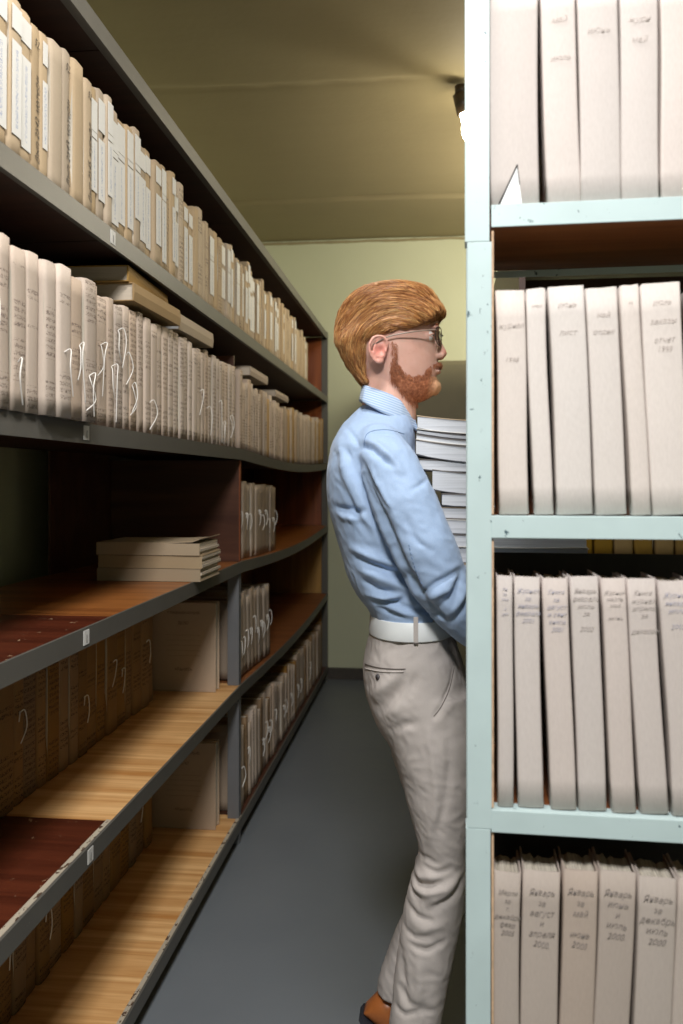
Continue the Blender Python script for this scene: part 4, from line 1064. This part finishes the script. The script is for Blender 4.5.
# ---- trousers
def cloth_mat(name, c1, c2):
    t = NT(name); v = t.obj(); n = t.noise(v, 8, 3); f = t.noise(v, 420, 2)
    c = t.mix(n, c1, c2); c = t.mix(t.math('MULTIPLY', f, 0.25), c, tuple(k*.6 for k in c1)); t.bump(f, 0.15, 0.001)
    return t.done(c, 0.85, 0, 0.2)
M['trousers'] = cloth_mat('light_beige_cotton_twill', (0.50, 0.455, 0.425), (0.57, 0.52, 0.49))
bm = bmesh.new(); body_loft(bm, pelvis, n=40, e=2.3); body_loft(bm, legN, yc=NY, n=32, e=2.2); body_loft(bm, legF, yc=FY, n=32, e=2.2)
tme = remeshed('trousers', bm, 0.0042, 5, 0.5)
TR_F = [(-.010, 6, [(380, 712), (388, 702), (398, 690), (404, 680)]), (.007, 6, [(372, 700), (382, 690), (394, 676)]), (-.006, 4, [(402, 706), (410, 692), (416, 676)]), (.005, 5, [(392, 716), (402, 704), (410, 692)]),
        (-.006, 5, [(392, 732), (404, 724), (416, 722)]), (-.004, 2.0, [(434, 716), (443, 703), (450, 690), (455, 672)]), (.003, 4, [(438, 722), (446, 712), (456, 700)]),
        (-.005, 5, [(386, 656), (396, 648), (404, 642)]), (.005, 4, [(428, 730), (432, 760), (436, 790), (434, 820), (428, 845)]), (-.004, 4, [(446, 730), (450, 760), (446, 800), (438, 830)]),
        (-.008, 3, [(408, 888), (418, 891), (430, 890), (440, 886)]), (.007, 4, [(406, 880), (420, 884), (436, 880)]), (-.007, 3, [(404, 896), (412, 902), (422, 906)]), (.008, 4, [(410, 896), (426, 898), (444, 892), (456, 884)]),
        (-.007, 4, [(430, 914), (444, 906), (456, 898), (464, 888)]), (.006, 4, [(428, 906), (442, 900), (456, 890)]), (-.005, 3, [(416, 866), (426, 864), (438, 868)]), (-.005, 3, [(424, 872), (438, 876), (450, 872)]),
        (-.005, 3, [(404, 914), (416, 922), (430, 924)]), (-.005, 3, [(402, 940), (414, 944), (430, 942)]), (.005, 5, [(410, 930), (424, 934), (442, 930)]), (-.006, 3, [(410, 952), (426, 956), (444, 948)]), (.005, 5, [(418, 962), (420, 990), (416, 1015)]),
        (-.006, 4, [(398, 1000), (408, 1012), (424, 1014)]), (-.005, 4, [(398, 960), (402, 985), (404, 1005)]), (-.006, 3, [(392, 1020), (404, 1024), (420, 1018), (434, 1020)])]
folds(tme, Y_-0.165, TR_F, noise_amp=0.0022, nsc=18)
trousers = own('trousers', tme, M['trousers'])
def ringbelt(rows, grow, name, mat, parent):
    bm = bmesh.new(); R_ = []
    for (py, xb, xf, hw), g in rows: R_.append(section(py, xb-g*1.8/1.0, xf+g*1.8, hw+g*.0040, n=56, e=2.3))
    loft(bm, R_, False)
    # close inner side
    return mobj(name, bm, mat, parent)
M['belt'] = plain('white_leather', (0.77, 0.80, 0.80), 0.4, 0.04, 20)
def pel(py):
    r = [np.interp(py, [q[0] for q in pelvis], [q[k] for q in pelvis]) for k in (1, 2, 3)]; return (py, *r)
bm = bmesh.new()
prof = [(610.2, 0.2), (610.0, 1.15), (611, 1.45), (618.5, 1.5), (626.5, 1.45), (627.4, 1.15), (627.2, 0.2)]
loft(bm, [section(py, pel(py)[1]-g, pel(py)[2]+g, pel(py)[3]+g*.0036, n=64, e=2.3) for py, g in prof] , False)
belt = mobj('belt', bm, M['belt'])
bm = bmesh.new(); bk = W(458, 618.5, Y_); box(bm, (bk.x-.002, Y_-.024, bk.z-.021), (bk.x+.004, Y_+.024, bk.z+.021), .002); obj('buckle', bm, M['wire'], belt)
# belt loops, back pocket, button, side pocket seam
def surf(px, py):                            # point of the near flank of the trousers at a photo position
    d = (W(px, py, 1.0)-Vector((0, 0, EYE))).normalized(); hit = tb.ray_cast(Vector((0, 0, EYE)), d); return hit
from mathutils.bvhtree import BVHTree
tb = BVHTree.FromPolygons([v.co.copy() for v in tme.vertices], [tuple(p.vertices) for p in tme.polygons])
def seam(name, pts, r, mat, tree_parent, lift=0.001, n=5):
    P = []
    for a, b in [(q.x, q.y) for q in smooth_path([(x, y, 0) for x, y in pts], n)]:
        h = surf(a, b)
        if h[0]: P.append(h[0]+h[1]*lift)
    if len(P) < 2: return None
    bm = bmesh.new(); tube(bm, P, r, 6); return obj(name, bm, mat, tree_parent, True)
M['dark_seam'] = plain('dark_seam_thread', (0.13, 0.11, 0.10), 0.8)
M['button'] = plain('dark_grey_button', (0.07, 0.065, 0.07), 0.35)
for (a, b) in ((415.5, 0),):
    ht = [surf(a, 641)[0]]
    c = section(619, pel(619)[1]-1.7, pel(619)[2]+1.7, pel(619)[3]+.0066, n=200, e=2.3)
    best = min((q for q in c if q.y < Y_), key=lambda q: abs(prj(*q)[0]-a))
    nx = (best-Vector((W(412, 628, Y_).x, Y_, best.z))).normalized()
    zt = W(a, 617, best.y).z; zb_ = W(a, 643.5, best.y).z
    bm = bmesh.new(); box(bm, (-.0045, -.0012, zb_), (.0045, .0022, zt), .0008)
    o = obj('belt_loop', bm, M['trousers'], trousers); o.location = (best.x, best.y, 0); o.rotation_euler = (0, 0, math.atan2(nx.y, nx.x)+PI/2)
    bm = bmesh.new(); box(bm, (-.0042, -.0020, zb_-.001), (.0042, .0, zb_+.002)); q = obj('bar_tack', bm, M['dark_seam'], o)
seam('pocket_welt', [(365.5, 664), (378, 667.5), (392, 669), (405, 669)], .0011, M['dark_seam'], trousers)
seam('pocket_welt', [(365.5, 668.5), (378, 671), (392, 672), (403, 671.5)], .0017, M['trousers'], trousers)
seam('side_seam', [(454, 668), (449, 690), (441, 707), (434, 716)], .0010, M['dark_seam'], trousers, 0.0)
h = surf(378, 677)
if h[0]:
    bm = bmesh.new(); cyl(bm, h[0]-h[1]*.001, h[0]+h[1]*.0028, .0060, .0052, 18); obj('pocket_button', bm, M['button'], trousers, True)
# ---- shoes
M['leather'] = plain('orange_tan_leather', (0.42, 0.135, 0.035), 0.32, 0.2, 14)
M['sole'] = plain('dark_navy_sole', (0.03, 0.032, 0.042), 0.5)
SHP = [(-.004, .020, .030, .014), (.004, .031, .078, .012), (.03, .036, .094, .012), (.07, .038, .096, .012), (.10, .040, .084, .012), (.14, .044, .070, .012), (.18, .048, .058, .012), (.22, .048, .048, .012), (.25, .042, .041, .013), (.275, .030, .034, .014), (.288, .012, .024, .016)]
for kind in ('near', 'far'):
    bm = bmesh.new(); rings = []
    for x, hw, zt, zb_ in SHP:
        r = []
        for k in range(20):
            a = 2*PI*k/20; c_ = math.cos(a); s_ = math.sin(a); w_ = hw*(1-0.38*max(0, s_)**2*(1 if x < .16 else .4))
            r.append(footP(kind, x, w_*sgp(c_, .8), (zt+zb_)/2+(zt-zb_)/2*sgp(s_, .8)))
        rings.append(r)
    loft(bm, rings); up = mobj('shoe', bm, M['leather'])
    bm = bmesh.new(); rings = []
    for x, hw, zt, zb_ in SHP:
        hz = 0.0 if (x < .075 or x > .18) else 0.006
        w2 = hw+.004; r = [footP(kind, x+(.004 if x > .28 else -.002 if x < 0 else 0), yy, zz) for yy, zz in ((-w2, 0.013), (-w2, hz+.001), (w2, hz+.001), (w2, 0.013))]
        rings.append(r)
    loft(bm, rings); obj('sole', bm, M['sole'], up)
    bm = bmesh.new(); tube(bm, [footP(kind, -.003+0.0*k, 0, .078+.0*k) for k in range(1)] + [footP(kind, .004, .022, .082), footP(kind, .03, .026, .096)], .002, 6) if False else None
    for k in range(4): tube(bm, [footP(kind, .115+k*.016, -.016, .083-k*.006), footP(kind, .118+k*.016, 0, .087-k*.006), footP(kind, .115+k*.016, .016, .083-k*.006)], .0016, 6)
    obj('laces', bm, M['sole'], up, True)

# ------------------------------------------------------------------ pile of books he carries
M['cover_grey'] = plain('grey_paper_cover', (0.20, 0.18, 0.17), 0.7, 0.1, 12); M['cover_white'] = plain('off_white_cover', (0.72, 0.70, 0.66), 0.6, 0.05, 12)
M['cover_tan'] = plain('tan_paper_cover', (0.55, 0.42, 0.28), 0.7, 0.08, 12); M['cover_shade'] = plain('shade_dark_cover', (0.07, 0.07, 0.08), 0.6, 0.1, 12)  # dark and grey covers also imitate the shade between the volumes
# (top row, bottom row, left column, upper cover, lower cover, sag)
BK = [(418, 432, 417, 'cover_tan', 'cover_white', .004), (432.3, 437.3, 416.5, 'cover_grey', 'cover_shade', .005), (437.6, 443, 416, 'cover_grey', 'cover_white', .005),
      (443.4, 459.5, 415.5, 'cover_grey', 'cover_shade', .006), (460, 471.5, 419, 'cover_grey', 'cover_shade', .002), (472, 493.5, 432, 'cover_grey', 'cover_shade', .004),
      (494, 507, 441.5, 'cover_grey', 'cover_shade', .001), (507.3, 519, 434, 'cover_tan', 'cover_grey', .001), (519.3, 534, 430, 'cover_white', 'cover_shade', .001),
      (534.3, 547, 438, 'cover_grey', 'cover_white', .001), (547.3, 563, 443, 'cover_white', 'cover_grey', 0), (563.3, 580, 448, 'cover_tan', 'cover_white', 0),
      (580.3, 600, 452, 'cover_white', 'cover_grey', 0), (600.3, 622, 458, 'cover_grey', 'cover_white', 0), (622.3, 641, 470, 'cover_white', 'cover_shade', 0), (641.3, 660.4, 472, 'cover_tan', 'cover_grey', 0)]
YN = Y_-0.105
looks = ['topmost pale volume of the carried pile, with a tan upper cover', 'thin grey-covered booklet just under the top volume of the carried pile', 'thin booklet resting on the sagging thick volume near the top of the pile',
         'thick sagging volume with a grey cover, fourth from the top of the carried pile', 'pale volume beneath the sagging one, jutting towards his chest', 'thick rounded volume set back from his shirt, sixth from the top of the carried pile',
         'short white volume set farthest back, in the middle of the carried pile', 'slim volume with tan top cover directly under the short white one', 'white volume with shade-darkened lower cover, just above his forearm in the pile',
         'grey-covered volume level with his elbow crease in the carried pile', 'white-covered volume tenth down, half hidden by his sleeve', 'tan-covered volume of the carried pile hidden behind his sleeve',
         'white-covered volume low in the carried pile beside his elbow', 'grey-covered volume fourth from the bottom, behind his forearm', 'white-covered second volume from the bottom of the carried pile', 'lowest tan-covered volume of the carried pile resting on his hands']
looks[13] = 'grey-covered volume third from the bottom, behind his forearm'
for i, (t0, t1, xl, ca, cb, sg) in enumerate(BK):
    z1 = W(430, t0, YN).z-.0; z0 = W(430, t1, YN).z; xa = W(xl, t0, YN).x; L = 0.285 if i % 3 else 0.292; th = z1-z0
    o = empty('paper_volume', (xa, YN+[0, .003, .001][i % 3], z0)); D = 0.208
    NX = 12
    def slab(za, zb_, x0, x1, y0, y1, rnd=0.0):
        bm = bmesh.new(); rings = []
        for k in range(NX+1):
            s = k/NX; x = x0+(x1-x0)*s; c = (x/L); dz = -sg*1.6*math.sin(PI*min(1, c*1.1))+ (sg*1.5*(1-c)**3)
            e = rnd*max(0, 1-(x-x0)/0.010) if x-x0 < .010 else 0
            rings.append([Vector((x, y0, za+dz+e)), Vector((x, y1, za+dz+e)), Vector((x, y1, zb_+dz-e)), Vector((x, y0, zb_+dz-e))])
        loft(bm, rings); return bm
    ct = 0.0016
    o2 = obj('upper_cover', slab(th-ct-.0002, th-.0002, 0, L, 0, D), M[ca], o); obj('lower_cover', slab(0.0002, ct+.0002, 0, L, 0, D), M[cb], o)
    obj('pages', slab(ct+.0003, th-ct-.0003, 0.001, L-.002, 0.0015, D-.002, .0015 if th > .02 else 0), M['pages_flat'], o)
    tag(o, looks[i], 'book', 'pile of paper volumes in the arms of the man')
